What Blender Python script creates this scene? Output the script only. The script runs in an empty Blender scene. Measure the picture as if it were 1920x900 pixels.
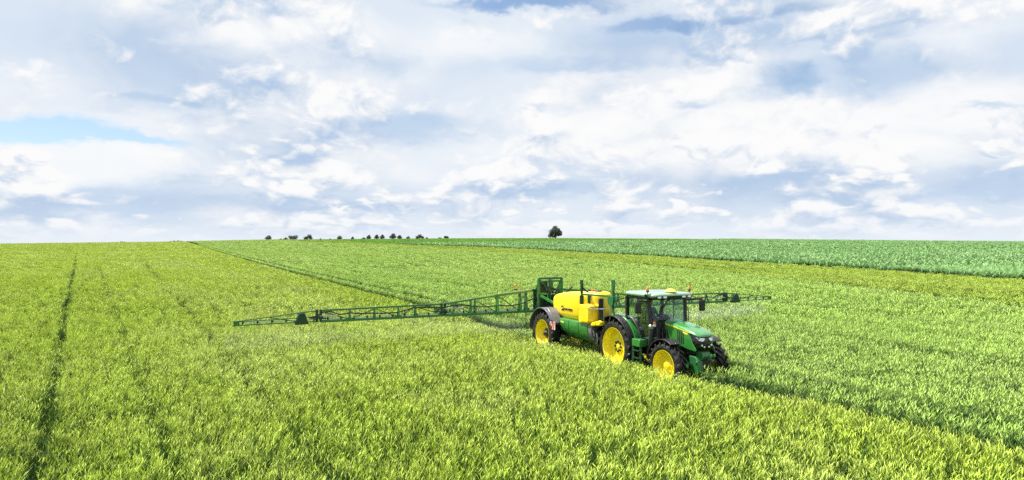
import bpy, bmesh, math, random
import numpy as np
from mathutils import Vector, Matrix, Euler
random.seed(7); RNG = np.random.default_rng(11)
R = math.radians; PI = math.pi
SC = bpy.context.scene
COL = SC.collection

# ------------------------------------------------------------------ camera
CAM_H = 4.6
cam_d = bpy.data.cameras.new('camera'); cam = bpy.data.objects.new('camera', cam_d); COL.objects.link(cam)
cam.location = (0, 0, CAM_H); cam.rotation_euler = (R(90), 0, 0)
cam_d.sensor_width = 36; cam_d.lens = 36*1300/1920; cam_d.clip_start = 0.1; cam_d.clip_end = 20000
SC.camera = cam
SC.view_settings.view_transform = 'Standard'; SC.view_settings.look = 'None'
SC.view_settings.gamma = 1; SC.view_settings.use_curve_mapping = False
SC.view_settings.exposure = 1.5
SC.cycles.use_denoising = False; SC.cycles.max_bounces = 6; SC.cycles.transparent_max_bounces = 12

SUN_AZ, SUN_EL = -66.0, 60.0        # compass-like: 0 = +Y (view direction), positive to the right
sun_dir = Vector((math.sin(R(SUN_AZ))*math.cos(R(SUN_EL)), math.cos(R(SUN_AZ))*math.cos(R(SUN_EL)), math.sin(R(SUN_EL))))
sd = bpy.data.lights.new('sun', 'SUN'); so = bpy.data.objects.new('sun', sd); COL.objects.link(so)
sd.energy = 3.4; sd.angle = R(1.5); sd.color = (1, .955, .88)
so.rotation_euler = (-sun_dir).to_track_quat('-Z', 'Y').to_euler(); so.location = sun_dir*200

# ------------------------------------------------------------------ node helpers
class NT:
    def __init__(s, tree): s.t = tree
    def n(s, typ, **kw):
        x = s.t.nodes.new(typ)
        for k, v in kw.items(): setattr(x, k, v)
        return x
    def put(s, sock, v):
        if v is None: return
        if hasattr(v, 'is_linked'): s.t.links.new(v, sock)
        else: sock.default_value = v
    def m(s, op, a, b=None, c=None, clamp=False):
        x = s.n('ShaderNodeMath', operation=op, use_clamp=clamp)
        for i, v in enumerate((a, b, c)): s.put(x.inputs[i], v)
        return x.outputs[0]
    def v(s, op, a, b=None, out=0):
        x = s.n('ShaderNodeVectorMath', operation=op); s.put(x.inputs[0], a); s.put(x.inputs[1], b)
        return x.outputs[out]
    def xyz(s, a, b, c):
        x = s.n('ShaderNodeCombineXYZ')
        for i, v in enumerate((a, b, c)): s.put(x.inputs[i], v)
        return x.outputs[0]
    def noise(s, vec, scale, detail=4, rough=.55, dist=0, out='Fac'):
        x = s.n('ShaderNodeTexNoise'); s.put(x.inputs['Vector'], vec)
        x.inputs['Scale'].default_value = scale; x.inputs['Detail'].default_value = detail
        x.inputs['Roughness'].default_value = rough; x.inputs['Distortion'].default_value = dist
        return x.outputs[out]
    def ramp(s, v, lo, hi, a=0., b=1., smooth=True):
        x = s.n('ShaderNodeMapRange', interpolation_type='SMOOTHSTEP' if smooth else 'LINEAR')
        for i, q in enumerate((v, lo, hi, a, b)): s.put(x.inputs[i], q)
        return x.outputs[0]
    def mix(s, f, a, b, mode='MIX'):
        x = s.n('ShaderNodeMix', data_type='RGBA', blend_type=mode)
        s.put(x.inputs[0], f)
        s.put(x.inputs[6], a if hasattr(a, 'is_linked') else (*a, 1)); s.put(x.inputs[7], b if hasattr(b, 'is_linked') else (*b, 1))
        return x.outputs[2]

# ------------------------------------------------------------------ sky
W = bpy.data.worlds.new('World'); SC.world = W; W.use_nodes = True
W.node_tree.nodes.clear(); k = NT(W.node_tree)
tc = k.n('ShaderNodeTexCoord'); dirv = k.v('NORMALIZE', tc.outputs['Generated'])
sep = k.n('ShaderNodeSeparateXYZ'); k.put(sep.inputs[0], dirv); dx, dy, dz = sep.outputs
az = k.m('MULTIPLY', k.m('ARCTAN2', dx, dy), 180/PI)          # degrees right of the view axis
el = k.m('MULTIPLY', k.m('ARCSINE', dz), 180/PI)              # degrees above the horizon
def cloud_vec(dup, sh, sv, seed):
    """cloud space: features flatten and shrink towards the horizon"""
    e = k.m('MAXIMUM', k.m('ADD', dz, dup), 0.)
    g = k.m('MULTIPLY', k.m('POWER', k.m('ADD', e, .012), .75), sv)
    return k.xyz(k.m('ADD', k.m('MULTIPLY', dx, sh), seed), k.m('MULTIPLY', dy, sh), g)
def dens(dup, sh, sv, seed, rough, puff, warp):
    v = k.v('ADD', cloud_vec(dup, sh, sv, seed), warp)
    a = k.noise(v, 1.0, 6, rough)
    if puff:
        # rounded heads: folded noise
        b = k.noise(v, 2.4, 2, .5)
        f = k.m('SUBTRACT', 1., k.m('ABSOLUTE', k.m('MULTIPLY_ADD', b, 4., -2.)))
        a = k.m('ADD', a, k.m('MULTIPLY', k.m('SUBTRACT', f, .5), -.10*puff))
    return a
wv = cloud_vec(0., 3.1, 6.2, 0)
wob = k.n('ShaderNodeSeparateXYZ'); k.put(wob.inputs[0], k.noise(wv, 2.6, 7, .62, out='Color'))
azw = k.m('ADD', az, k.m('MULTIPLY', k.m('SUBTRACT', wob.outputs[0], .5), 9.))
elw = k.m('ADD', el, k.m('MULTIPLY', k.m('SUBTRACT', wob.outputs[1], .5), 3.6))
def patch(px, py, sx, sy, amp):
    a0 = math.degrees(math.atan((px-960)/1300)); e0 = math.degrees(math.atan((450-py)/1300*math.cos(R(a0))))
    ax = k.m('MULTIPLY', k.m('SUBTRACT', azw, a0), 1300/57.3/sx); ey = k.m('MULTIPLY', k.m('SUBTRACT', elw, e0), 1300/57.3/sy)
    r2 = k.m('ADD', k.m('MULTIPLY', ax, ax), k.m('MULTIPLY', ey, ey))
    return k.m('MULTIPLY', k.m('POWER', 2.718, k.m('MULTIPLY', r2, -1.)), amp)
def total(lst):
    t = None
    for p in lst:
        q = patch(*p); t = q if t is None else k.m('ADD', t, q)
    return t
gaps = total([(30, 243, 150, 22, .9), (240, 264, 110, 9, .6), (1450, 150, 85, 40, .65), (1310, 197, 55, 9, .5), (1010, 6, 190, 14, .8), (1870, 205, 70, 8, .5), (1200, 45, 110, 22, .5), (1420, 30, 200, 14, .55), (610, 118, 70, 8, .25), (1080, 130, 160, 10, .3), (1680, 60, 70, 20, .4)])
dark = total([(800, 240, 120, 18, .9), (555, 287, 42, 22, .95), (190, 378, 260, 20, .9), (44, 316, 22, 26, .8), (1010, 356, 150, 14, .9), (1450, 338, 150, 16, .85), (1880, 345, 70, 30, .9),
              (1690, 130, 170, 34, .75), (1250, 75, 210, 34, .6), (300, 186, 62, 8, .8), (1080, 126, 170, 14, .6), (250, 100, 260, 60, .35), (700, 105, 110, 24, .5), (1620, 366, 200, 10, .55), (640, 385, 140, 10, .55), (90, 402, 170, 10, .5), (450, 150, 160, 40, .3), (340, 340, 60, 12, .5), (1300, 250, 140, 10, .25)])
lite = total([(150, 290, 140, 26, 1.1), (120, 330, 110, 18, .9), (540, 72, 100, 36, .7), (870, 78, 150, 28, .5), (1250, 232, 280, 60, .5), (1640, 250, 260, 60, .5), (700, 320, 200, 26, .4), (950, 285, 160, 20, .4), (250, 240, 160, 12, .4), (1850, 30, 80, 40, .35), (60, 350, 60, 10, .3), (1330, 130, 70, 40, .4), (40, 160, 120, 50, .3)])
LIT, SHADE = (1.0, 1.0, 1.0), (.48, .62, .82)
bias = k.m('SUBTRACT', k.m('ADD', lite, .0), dark)
def layer(sh, sv, seed, lo, hi, rough, puff, d, kr, base, cmix):
    v = cloud_vec(0., sh, sv, seed)
    w = k.v('SCALE', k.v('SUBTRACT', k.noise(v, 1.6, 2, .5, out='Color'), (.5, .5, .5))); w.node.inputs['Scale'].default_value = .45
    n0 = dens(0., sh, sv, seed, rough, puff, w); n1 = dens(d, sh, sv, seed, rough, puff, w)
    mask = k.ramp(k.m('SUBTRACT', n0, k.m('MULTIPLY', gaps, .16)), lo, hi)
    t = k.m('MULTIPLY_ADD', k.m('SUBTRACT', n0, n1), kr, k.m('MULTIPLY_ADD', bias, cmix, base))
    return mask, k.mix(k.ramp(t, 0., 1.), SHADE, LIT)
sky = k.n('ShaderNodeTexSky', sky_type='NISHITA', sun_disc=False)
sky.sun_elevation = R(SUN_EL); sky.sun_rotation = R(SUN_AZ); sky.altitude = 100; sky.dust_density = .6; sky.air_density = 1.0
veil = k.mix(k.ramp(bias, -1., .9), (.57, .71, .89), (.94, .97, 1.0))
ccol = veil; clear = k.m('MULTIPLY', k.ramp(gaps, .16, .62), .92)
for args in ((2.6, 3.8, 3., .34, .62, .56, 0., .040, 3.2,   .54, .62), (5.2, 7.5, 11., .455, .57, .60, 1.0, .018, 5.0, .54, .66), (7.2, 10.2, 23., .475, .56, .60, 1.2, .012, 4.6, .56, .62)):
    mk, cl = layer(*args)
    if args[0] > 7: mk = k.m('MULTIPLY', mk, k.ramp(el, 11., 6.))
    ccol = k.mix(mk, ccol, cl); clear = k.m('MULTIPLY', clear, k.m('SUBTRACT', 1., k.m('MULTIPLY', mk, .8)))
hz = k.m('POWER', 2.718, k.m('MULTIPLY', k.m('MAXIMUM', el, 0.), -1/1.3))
ccol = k.mix(k.m('MULTIPLY', hz, .92), ccol, (.84, .90, .98))
cover = k.m('MAXIMUM', k.m('SUBTRACT', 1., clear), hz, clamp=True)
bgA = k.n('ShaderNodeBackground'); k.put(bgA.inputs[0], k.mix(1.0, sky.outputs[0], (.84, .89, .93), 'MULTIPLY')); bgA.inputs[1].default_value = .053
bgB = k.n('ShaderNodeBackground'); k.put(bgB.inputs[0], ccol); bgB.inputs[1].default_value = .345
ms = k.n('ShaderNodeMixShader'); k.put(ms.inputs[0], cover); k.put(ms.inputs[1], bgA.outputs[0]); k.put(ms.inputs[2], bgB.outputs[0])
ow = k.n('ShaderNodeOutputWorld'); k.put(ow.inputs[0], ms.outputs[0])
W.cycles.sampling_method = 'MANUAL'; W.cycles.sample_map_resolution = 512

# ------------------------------------------------------------------ materials
def new_mat(name):
    m = bpy.data.materials.new(name); m.use_nodes = True; m.node_tree.nodes.clear()
    return m, NT(m.node_tree)
def finish(k, shader):
    o = k.n('ShaderNodeOutputMaterial'); k.put(o.inputs[0], shader)
def paint(name, col, rough=.4, metal=0., coat=0., var=.12, bump=0., dust=0., dustcol=(.30, .27, .19), scale=6, cior=1.5):
    m, k = new_mat(name)
    tc = k.n('ShaderNodeTexCoord').outputs['Object']
    nz = k.noise(tc, scale, 5, .6)
    c = k.mix(k.ramp(nz, .3, .7, 0, 1), tuple(x*(1-var) for x in col), tuple(min(1, x*(1+var)) for x in col))
    if dust:
        g = k.n('ShaderNodeNewGeometry')
        d = k.m('MULTIPLY', k.ramp(k.noise(tc, 9, 6, .65), .42, .75), dust)
        c = k.mix(d, c, dustcol)
    p = k.n('ShaderNodeBsdfPrincipled'); k.put(p.inputs['Base Color'], c)
    k.put(p.inputs['Roughness'], k.ramp(k.noise(tc, scale*2.3, 4), .3, .7, rough*.8, min(1, rough*1.25)))
    p.inputs['Metallic'].default_value = metal; p.inputs['Coat Weight'].default_value = coat; p.inputs['Coat Roughness'].default_value = .10; p.inputs['Coat IOR'].default_value = cior
    if bump:
        b = k.n('ShaderNodeBump'); b.inputs['Strength'].default_value = bump; b.inputs['Distance'].default_value = .01
        k.put(b.inputs['Height'], k.noise(tc, 40, 4)); k.put(p.inputs['Normal'], b.outputs[0])
    finish(k, p.outputs[0]); return m
M = {}
M['green'] = paint('green_paint', (.028, .205, .032), .28, coat=.9, dust=.06)
M['green_frame'] = paint('green_frame_paint', (.016, .135, .032), .4, coat=.3, dust=.10)
M['green_dark'] = paint('dark_green_plastic', (.004, .042, .015), .5)
M['roof_green'] = paint('roof_green', (.28, .48, .31), .14, coat=1.0, cior=1.8, var=.06)  # green paled so the sky's reflection on the roof is in the colour
M['hood_green'] = paint('hood_green', (.045, .25, .05), .25, coat=1.0, cior=1.9, dust=.05)  # tractor green lightened, sunlit bonnet top painted into the colour
M['yellow'] = paint('yellow_paint', (.90, .74, .016), .42, coat=.2, var=.06, dust=.06)
M['tank'] = paint('yellow_polyethylene', (.90, .66, .010), .42, var=.06, dust=.05)
M['yellow_pale'] = paint('pale_yellow_decal', (.80, .72, .10), .5, var=.03)
M['stripe'] = paint('yellow_stripe_decal', (.70, .62, .03), .4, var=.05)
M['rubber'] = paint('tyre_rubber', (.012, .012, .012), .42, var=.3, bump=.2, dust=.40, dustcol=(.12, .11, .09))
M['black'] = paint('black_plastic', (.014, .014, .016), .42, var=.2, dust=.08)
M['black_gloss'] = paint('black_gloss', (.010, .010, .012), .16, coat=.5, var=.1)
M['dark'] = paint('dark_grease_metal', (.022, .023, .024), .55, metal=.2, var=.3, dust=.25, dustcol=(.12, .11, .08))
M['grey'] = paint('grey_plastic', (.17, .165, .18), .5, var=.12, dust=.2)
M['fender_grey'] = paint('fender_plastic', (.12, .12, .135), .38, var=.15, dust=.25)
M['steel'] = paint('steel', (.55, .56, .57), .3, metal=.9, var=.1)
M['chrome'] = paint('chrome', (.8, .8, .82), .12, metal=1., var=.03)
M['lens'] = paint('lamp_lens', (.80, .84, .88), .08, metal=.35, coat=1., var=.1, scale=22)
M['amber'] = paint('amber_lens', (.80, .30, .07), .15, coat=.8, var=.08)
M['red'] = paint('red_reflective', (.62, .03, .035), .35, var=.05)
M['white'] = paint('white_reflective', (.78, .77, .76), .35, var=.04)
M['skin'] = paint('skin', (.48, .27, .19), .5, var=.08)
M['hair'] = paint('brown_hair', (.05, .03, .02), .6, var=.3)
M['shirt'] = paint('blue_shirt', (.10, .16, .28), .8, var=.1)
M['seat'] = paint('seat_fabric', (.03, .032, .036), .8)
def glass():
    m, k = new_mat('cab_glass')
    tr = k.n('ShaderNodeBsdfTransparent'); tr.inputs[0].default_value = (.82, .90, .87, 1)
    gl = k.n('ShaderNodeBsdfGlossy'); gl.inputs[0].default_value = (.9, .95, 1, 1); gl.inputs['Roughness'].default_value = .02
    fr = k.n('ShaderNodeFresnel'); fr.inputs[0].default_value = 1.5
    x = k.n('ShaderNodeMixShader'); k.put(x.inputs[0], k.m('MULTIPLY', fr.outputs[0], .32, clamp=True)); k.put(x.inputs[1], tr.outputs[0]); k.put(x.inputs[2], gl.outputs[0])
    finish(k, x.outputs[0]); return m
M['glass'] = glass()

def crop_mat(name, low, high, alt, pale, transl=.14, big=.06, patch_amt=.6):
    """leaf colours vary plant by plant and in patches over the field"""
    m, k = new_mat(name)
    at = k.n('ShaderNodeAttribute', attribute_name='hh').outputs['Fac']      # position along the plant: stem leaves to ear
    tn = k.n('ShaderNodeAttribute', attribute_name='tn').outputs['Fac']      # one value per leaf
    it = k.n('ShaderNodeAttribute', attribute_name='tint', attribute_type='INSTANCER').outputs['Fac']
    geo = k.n('ShaderNodeNewGeometry'); P = geo.outputs['Position']
    rot = k.n('ShaderNodeMapping'); rot.inputs['Rotation'].default_value = (0, 0, R(63.4)); k.put(rot.inputs[0], P)
    st = k.n('ShaderNodeMapping'); st.inputs['Scale'].default_value = (.35, 1.6, 1); k.put(st.inputs[0], rot.outputs[0])
    n1 = k.noise(st.outputs[0], big, 4, .6); n2 = k.noise(P, big*5, 4, .65); n3 = k.noise(st.outputs[0], big*9, 3, .6)
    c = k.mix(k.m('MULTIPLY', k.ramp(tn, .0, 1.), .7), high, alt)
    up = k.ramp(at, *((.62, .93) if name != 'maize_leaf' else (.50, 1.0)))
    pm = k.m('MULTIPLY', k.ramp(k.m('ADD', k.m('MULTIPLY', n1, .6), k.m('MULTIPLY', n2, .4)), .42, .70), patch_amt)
    c = k.mix(pm, c, pale); c = k.mix(up, low, c)  # low: own lower-leaf green, darkened further as painted shade on crop walls
    f = k.m('ADD', k.m('ADD', .50, k.m('MULTIPLY', it, .60)), k.m('ADD', k.m('MULTIPLY', n3, .5), k.m('MULTIPLY', tn, -.12)))
    c = k.v('SCALE', c); c.node.inputs['Scale'].default_value = 1; k.t.links.new(f, c.node.inputs['Scale'])
    d = k.n('ShaderNodeBsdfPrincipled'); k.put(d.inputs['Base Color'], c); d.inputs['Roughness'].default_value = .55; d.inputs['Specular IOR Level'].default_value = .35
    t = k.n('ShaderNodeBsdfTranslucent'); k.put(t.inputs[0], c)
    x = k.n('ShaderNodeMixShader'); x.inputs[0].default_value = transl; k.put(x.inputs[1], d.outputs[0]); k.put(x.inputs[2], t.outputs[0])
    finish(k, x.outputs[0]); return m
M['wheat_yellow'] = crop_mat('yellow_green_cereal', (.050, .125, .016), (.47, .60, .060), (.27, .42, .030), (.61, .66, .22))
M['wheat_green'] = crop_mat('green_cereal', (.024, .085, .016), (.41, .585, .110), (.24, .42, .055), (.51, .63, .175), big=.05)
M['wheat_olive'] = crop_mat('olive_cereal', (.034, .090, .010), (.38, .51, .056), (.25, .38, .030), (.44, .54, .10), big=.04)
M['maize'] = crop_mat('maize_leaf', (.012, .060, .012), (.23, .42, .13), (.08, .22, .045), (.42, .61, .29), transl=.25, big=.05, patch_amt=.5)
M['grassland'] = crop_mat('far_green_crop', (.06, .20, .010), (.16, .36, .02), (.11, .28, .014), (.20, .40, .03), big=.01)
def leaf_mat(name, a, b):
    m, k = new_mat(name)
    tn = k.n('ShaderNodeAttribute', attribute_name='tn').outputs['Fac']
    P = k.n('ShaderNodeNewGeometry').outputs['Position']
    c = k.mix(k.ramp(k.m('ADD', k.m('MULTIPLY', tn, .6), k.m('MULTIPLY', k.noise(P, .35, 3), .4)), .25, .75), a, b)
    d = k.n('ShaderNodeBsdfPrincipled'); k.put(d.inputs['Base Color'], c); d.inputs['Roughness'].default_value = .6
    t = k.n('ShaderNodeBsdfTranslucent'); k.put(t.inputs[0], c)
    x = k.n('ShaderNodeMixShader'); x.inputs[0].default_value = .35; k.put(x.inputs[1], d.outputs[0]); k.put(x.inputs[2], t.outputs[0])
    finish(k, x.outputs[0]); return m
M['leaf'] = leaf_mat('tree_leaf', (.085, .105, .085), (.145, .175, .105))  # leaf green greyed and lightened, distance haze put into the colour
M['leaf_far'] = leaf_mat('hazed_far_leaf', (.095, .110, .108), (.135, .15, .13))  # bluish grey paints haze over the far leaves' own green
M['bark'] = paint('bark', (.06, .05, .04), .9, var=.3)
def ground_mat():
    m, k = new_mat('field_ground')
    P = k.n('ShaderNodeNewGeometry').outputs['Position']
    c = k.mix(k.ramp(k.noise(P, 1.6, 6, .65), .3, .7), (.014, .026, .008), (.026, .045, .011))
    c = k.mix(k.ramp(k.noise(P, .012, 4, .6), .35, .65), c, (.040, .075, .014))
    p = k.n('ShaderNodeBsdfPrincipled'); k.put(p.inputs['Base Color'], c); p.inputs['Roughness'].default_value = .95; p.inputs['Specular IOR Level'].default_value = 0
    b = k.n('ShaderNodeBump'); b.inputs['Strength'].default_value = .6; b.inputs['Distance'].default_value = .05
    k.put(b.inputs['Height'], k.noise(P, 7, 6, .7)); k.put(p.inputs['Normal'], b.outputs[0])
    finish(k, p.outputs[0]); return m
M['ground'] = ground_mat()

# ------------------------------------------------------------------ mesh helpers
class MB:
    """collects shapes and links them as one mesh object"""
    def __init__(s): s.bm = bmesh.new()
    def face(s, pts):
        vs = [s.bm.verts.new(p) for p in pts]; s.bm.faces.new(vs); return vs
    def grid(s, rings, closed=True, caps=True):
        rv = [[s.bm.verts.new(p) for p in r] for r in rings]
        n = len(rv[0])
        for a, b in zip(rv, rv[1:]):
            for i in range(n if closed else n-1):
                j = (i+1) % n
                try: s.bm.faces.new((a[i], a[j], b[j], b[i]))
                except ValueError: pass
        if caps and closed:
            s.bm.faces.new(rv[0][::-1]); s.bm.faces.new(rv[-1])
        return s
    def box(s, c, size, rot=(0, 0, 0)):
        mt = Matrix.Translation(c) @ Euler(rot).to_matrix().to_4x4()
        x, y, z = (q/2 for q in size)
        r = [[mt @ Vector(p) for p in ((-x, -y, h), (x, -y, h), (x, y, h), (-x, y, h))] for h in (-z, z)]
        return s.grid(r)
    def bar(s, p0, p1, w=.05, h=None):
        p0, p1 = Vector(p0), Vector(p1); h = h or w
        d = (p1-p0).normalized(); up = Vector((0, 0, 1)) if abs(d.z) < .95 else Vector((1, 0, 0))
        a = d.cross(up).normalized(); b = a.cross(d).normalized()
        r = [[q+a*(i*w/2)+b*(j*h/2) for i, j in ((-1, -1), (1, -1), (1, 1), (-1, 1))] for q in (p0, p1)]
        return s.grid(r)
    def tube(s, pts, r, n=8):
        pts = [Vector(p) for p in pts]; rings = []
        rr = r if isinstance(r, (list, tuple)) else [r]*len(pts)
        up = Vector((0, 0, 1))
        for i, p in enumerate(pts):
            d = (pts[min(i+1, len(pts)-1)]-pts[max(i-1, 0)]).normalized()
            u = up if abs(d.z) < .95 else Vector((1, 0, 0))
            a = d.cross(u).normalized(); b = a.cross(d).normalized()
            rings.append([p+(a*math.cos(t)+b*math.sin(t))*rr[i] for t in (2*PI*j/n for j in range(n))])
        return s.grid(rings)
    def lathe(s, prof, n=40, axis='y', c=(0, 0, 0), caps=False, a0=0, a1=2*PI):
        """prof: (radius, offset along axis)"""
        full = abs(a1-a0-2*PI) < 1e-6; rings = []
        m = n if full else n+1
        for r, o in prof:
            ring = []
            for j in range(m):
                t = a0+(a1-a0)*j/n
                if axis == 'y': p = (c[0]+r*math.cos(t), c[1]+o, c[2]+r*math.sin(t))
                elif axis == 'z': p = (c[0]+r*math.cos(t), c[1]+r*math.sin(t), c[2]+o)
                else: p = (c[0]+o, c[1]+r*math.cos(t), c[2]+r*math.sin(t))
                ring.append(p)
            rings.append(ring)
        return s.grid(rings, closed=full, caps=caps)
    def prism(s, poly, y0, y1, plane='xz'):
        if plane == 'xz': r = [[(x, y, z) for x, z in poly] for y in (y0, y1)]
        elif plane == 'yz': r = [[(y, x, z) for x, z in poly] for y in (y0, y1)]
        else: r = [[(x, z, y) for x, z in poly] for y in (y0, y1)]
        return s.grid(r)
    def build(s, name, mat, parent=None, bevel=0., smooth=True, sharp=38, seg=2):
        bmesh.ops.recalc_face_normals(s.bm, faces=s.bm.faces)
        me = bpy.data.meshes.new(name)
        if smooth:
            for f in s.bm.faces: f.smooth = True
            for e in s.bm.edges:
                if len(e.link_faces) == 2 and e.calc_face_angle(0) > R(sharp): e.smooth = False
        s.bm.to_mesh(me); s.bm.free()
        me.materials.append(M[mat])
        o = bpy.data.objects.new(name, me); COL.objects.link(o)
        if parent: o.parent = parent
        if bevel:
            b = o.modifiers.new('bevel', 'BEVEL'); b.width = bevel; b.segments = seg; b.limit_method = 'ANGLE'; b.angle_limit = R(35)
        return o
def tag(o, label=None, cat=None, group=None, kind=None):
    for a, v in (('label', label), ('category', cat), ('group', group), ('kind', kind)):
        if v: o[a] = v
    return o
def empty(name, loc, rz=0., parent=None):
    o = bpy.data.objects.new(name, None); COL.objects.link(o); o.location = loc; o.rotation_euler = (0, 0, rz); o.empty_display_size = .2
    if parent: o.parent = parent
    return o
def copy_tree(o, parent=None):
    c = o.copy(); COL.objects.link(c)
    if parent: c.parent = parent
    for ch in list(o.children): copy_tree(ch, c)
    return c
def rrect(w, h, r, n=4, cx=0, cy=0):
    out = []
    for sx, sy, a in ((1, 1, 0), (-1, 1, 90), (-1, -1, 180), (1, -1, 270)):
        for i in range(n+1):
            t = R(a+90*i/n); out.append((cx+sx*(w/2-r)+r*math.cos(t), cy+sy*(h/2-r)+r*math.sin(t)))
    return out
def text_mesh(txt, size, name, mat, parent, loc, rot, depth=.004):
    cu = bpy.data.curves.new(name, 'FONT'); cu.body = txt; cu.size = size; cu.extrude = depth; cu.align_x = 'LEFT'; cu.resolution_u = 2; cu.offset = size*.018
    t = bpy.data.objects.new(name+'_src', cu); COL.objects.link(t)
    bpy.context.view_layer.update()
    me = bpy.data.meshes.new_from_object(t.evaluated_get(bpy.context.evaluated_depsgraph_get()))
    bpy.data.objects.remove(t); me.name = name; me.materials.clear(); me.materials.append(M[mat])
    o = bpy.data.objects.new(name, me); COL.objects.link(o); o.parent = parent; o.location = loc; o.rotation_euler = rot
    return o

# ------------------------------------------------------------------ terrain
CB = np.array([-2., -.74, -.51, -.36, -.28, -.2, -.09, .06, .25, .42, .60, .74, 2.])
CZ = np.array([.5, .62, 2.16, 3.9, 4.3, 4.6, 5.05, 5.2, 4.66, 3.7, 2.8, 2.2, 2.2])
CREST = 500.
def terrain(x, y):
    x = np.asarray(x, float); y = np.asarray(y, float)
    b = x/np.maximum(y, 1.)
    zc = np.interp(b, CB, CZ)
    t = np.clip((y-70)/(CREST-70), 0, 1); s = t**1.6*(1-.25*(t**6))/.75*.75
    s = t*t*(3-2*t)*.5+t**1.5*.5
    z = zc*s
    e = np.clip(y-CREST-90, 0, 1e9)
    z = z-np.clip(e, 0, 160)**2*.00008-42*(1-np.exp(-np.clip(e-160, 0, 1e9)/1000))
    return z
def build_ground():
    ys = np.concatenate([np.linspace(-150, 60, 12), np.linspace(75, 700, 60), np.geomspace(740, 6000, 24)])
    bs = np.concatenate([np.linspace(-3, -1, 8), np.linspace(-.95, .95, 60), np.linspace(1, 3, 8)])
    vs, fs = [], []
    nx = len(bs)
    for y in ys:
        for b in bs:
            x = b*max(y, 0)+b*120
            vs.append((x, y, float(terrain(x, y))))
    for i in range(len(ys)-1):
        for j in range(nx-1):
            a = i*nx+j; fs.append((a, a+1, a+nx+1, a+nx))
    me = bpy.data.meshes.new('ground'); me.from_pydata(vs, [], fs); me.materials.append(M['ground'])
    for p in me.polygons: p.use_smooth = True
    o = bpy.data.objects.new('ground', me); COL.objects.link(o); tag(o, 'gently rising farmland soil under the crops', None, None, 'structure')
build_ground()

# ------------------------------------------------------------------ field layout (world metres)
PATH = np.array([(-500., 1032.), (2.08, 28.0), (4.35, 24.13), (5.51, 21.7), (9.97, 13.6), (24., -12.)])
def path_offset(x, y):
    """signed distance from the centre of the tramline, positive on its far side (to the driver's left)"""
    best = np.full(x.shape, 1e9); sg = np.zeros(x.shape)
    for a, b in zip(PATH, PATH[1:]):
        d = b-a; L = np.hypot(*d); d = d/L
        rx, ry = x-a[0], y-a[1]
        t = np.clip(rx*d[0]+ry*d[1], 0, L)
        qx, qy = rx-d[0]*t, ry-d[1]*t
        dist = np.hypot(qx, qy); cr = d[0]*ry-d[1]*rx
        u = dist < best; best = np.where(u, dist, best); sg = np.where(u, np.sign(cr), sg)
    return best*sg
def edge_x(y, pts):
    p = np.array(pts); return np.interp(y, p[:, 0], p[:, 1])
OLIVE = [(0, 33), (40, 29.6), (57.5, 28.3), (94.7, 23.3), (157, 4.8), (208, -17.6), (278, -55.5), (312, -76.7), (470, -160), (900, -400)]     # near edge of the olive strip: (y, x)
MAIZE = [(0, 60), (68.6, 50.7), (95, 46.8), (140.6, 34.6), (208, 6.4), (241, -11.1), (262.5, -30.3), (320, -62), (400, -98), (470, -145), (900, -300)]

# ------------------------------------------------------------------ crop plants
def leaf_strip(V, F, HH, TN, base, h, w, az, lean, droop, tn, seg=3, h0=0., h1=1., ear=False):
    ca, sa = math.cos(az), math.sin(az); i0 = len(V)
    wa = az+PI/2+random.uniform(-.9, .9); wx, wy = math.cos(wa), math.sin(wa)
    for i in range(seg+1):
        t = i/seg
        out = lean*t*h+droop*t*t*h; up = h*(t-.42*droop*t*t)
        ww = w*(1-.85*t**1.6)*(1 if not ear else (.35+1.3*math.sin(PI*min(1, t*1.02))))
        x, y = base[0]+ca*out, base[1]+sa*out; z = base[2]+up
        V.append((x-wx*ww/2, y-wy*ww/2, z)); V.append((x+wx*ww/2, y+wy*ww/2, z))
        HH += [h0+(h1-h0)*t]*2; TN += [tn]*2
    for i in range(seg): F.append((i0+2*i, i0+2*i+1, i0+2*i+3, i0+2*i+2))
def mesh_from(name, V, F, HH, TN, mat):
    me = bpy.data.meshes.new(name); me.from_pydata(V, [], F)
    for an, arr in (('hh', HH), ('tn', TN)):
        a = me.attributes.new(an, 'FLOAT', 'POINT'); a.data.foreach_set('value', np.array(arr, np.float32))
    me.materials.append(M[mat]); 
    return me
def cereal_clump(rad, n, w, ears, hgt=.92):
    """stems with short leaves in the upper half and bearded ears on top"""
    V, F, HH, TN = [], [], [], []
    for i in range(n):
        r = rad*math.sqrt(random.random()); a = random.uniform(0, 2*PI); b = (r*math.cos(a), r*math.sin(a))
        top = hgt*random.uniform(.76, 1.0); tn = random.random()
        leaf_strip(V, F, HH, TN, (b[0], b[1], 0), top*.95, w*.6, random.uniform(0, 2*PI), .04, .04, tn, 1, 0, .7)
        for j in range(5):
            z0 = top*(.42+.52*(j+random.random())/5)
            leaf_strip(V, F, HH, TN, (b[0]+random.gauss(0, .25*rad), b[1]+random.gauss(0, .25*rad), z0), random.uniform(.065, .12), w*random.uniform(.8, 1.3), random.uniform(0, 2*PI), random.uniform(.1, .7), random.uniform(.0, .6), random.random(), 2, z0/hgt, min(1, z0/hgt+.15))
    for i in range(ears):
        r = rad*math.sqrt(random.random()); a = random.uniform(0, 2*PI); h0 = hgt*random.uniform(.82, .97)
        leaf_strip(V, F, HH, TN, (r*math.cos(a), r*math.sin(a), h0), .085, w*1.35, random.gauss(0, 1.6), random.uniform(.05, .6), random.uniform(.05, .4), random.random()*.4, 2, .95, 1., True)
    return V, F, HH, TN
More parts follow.
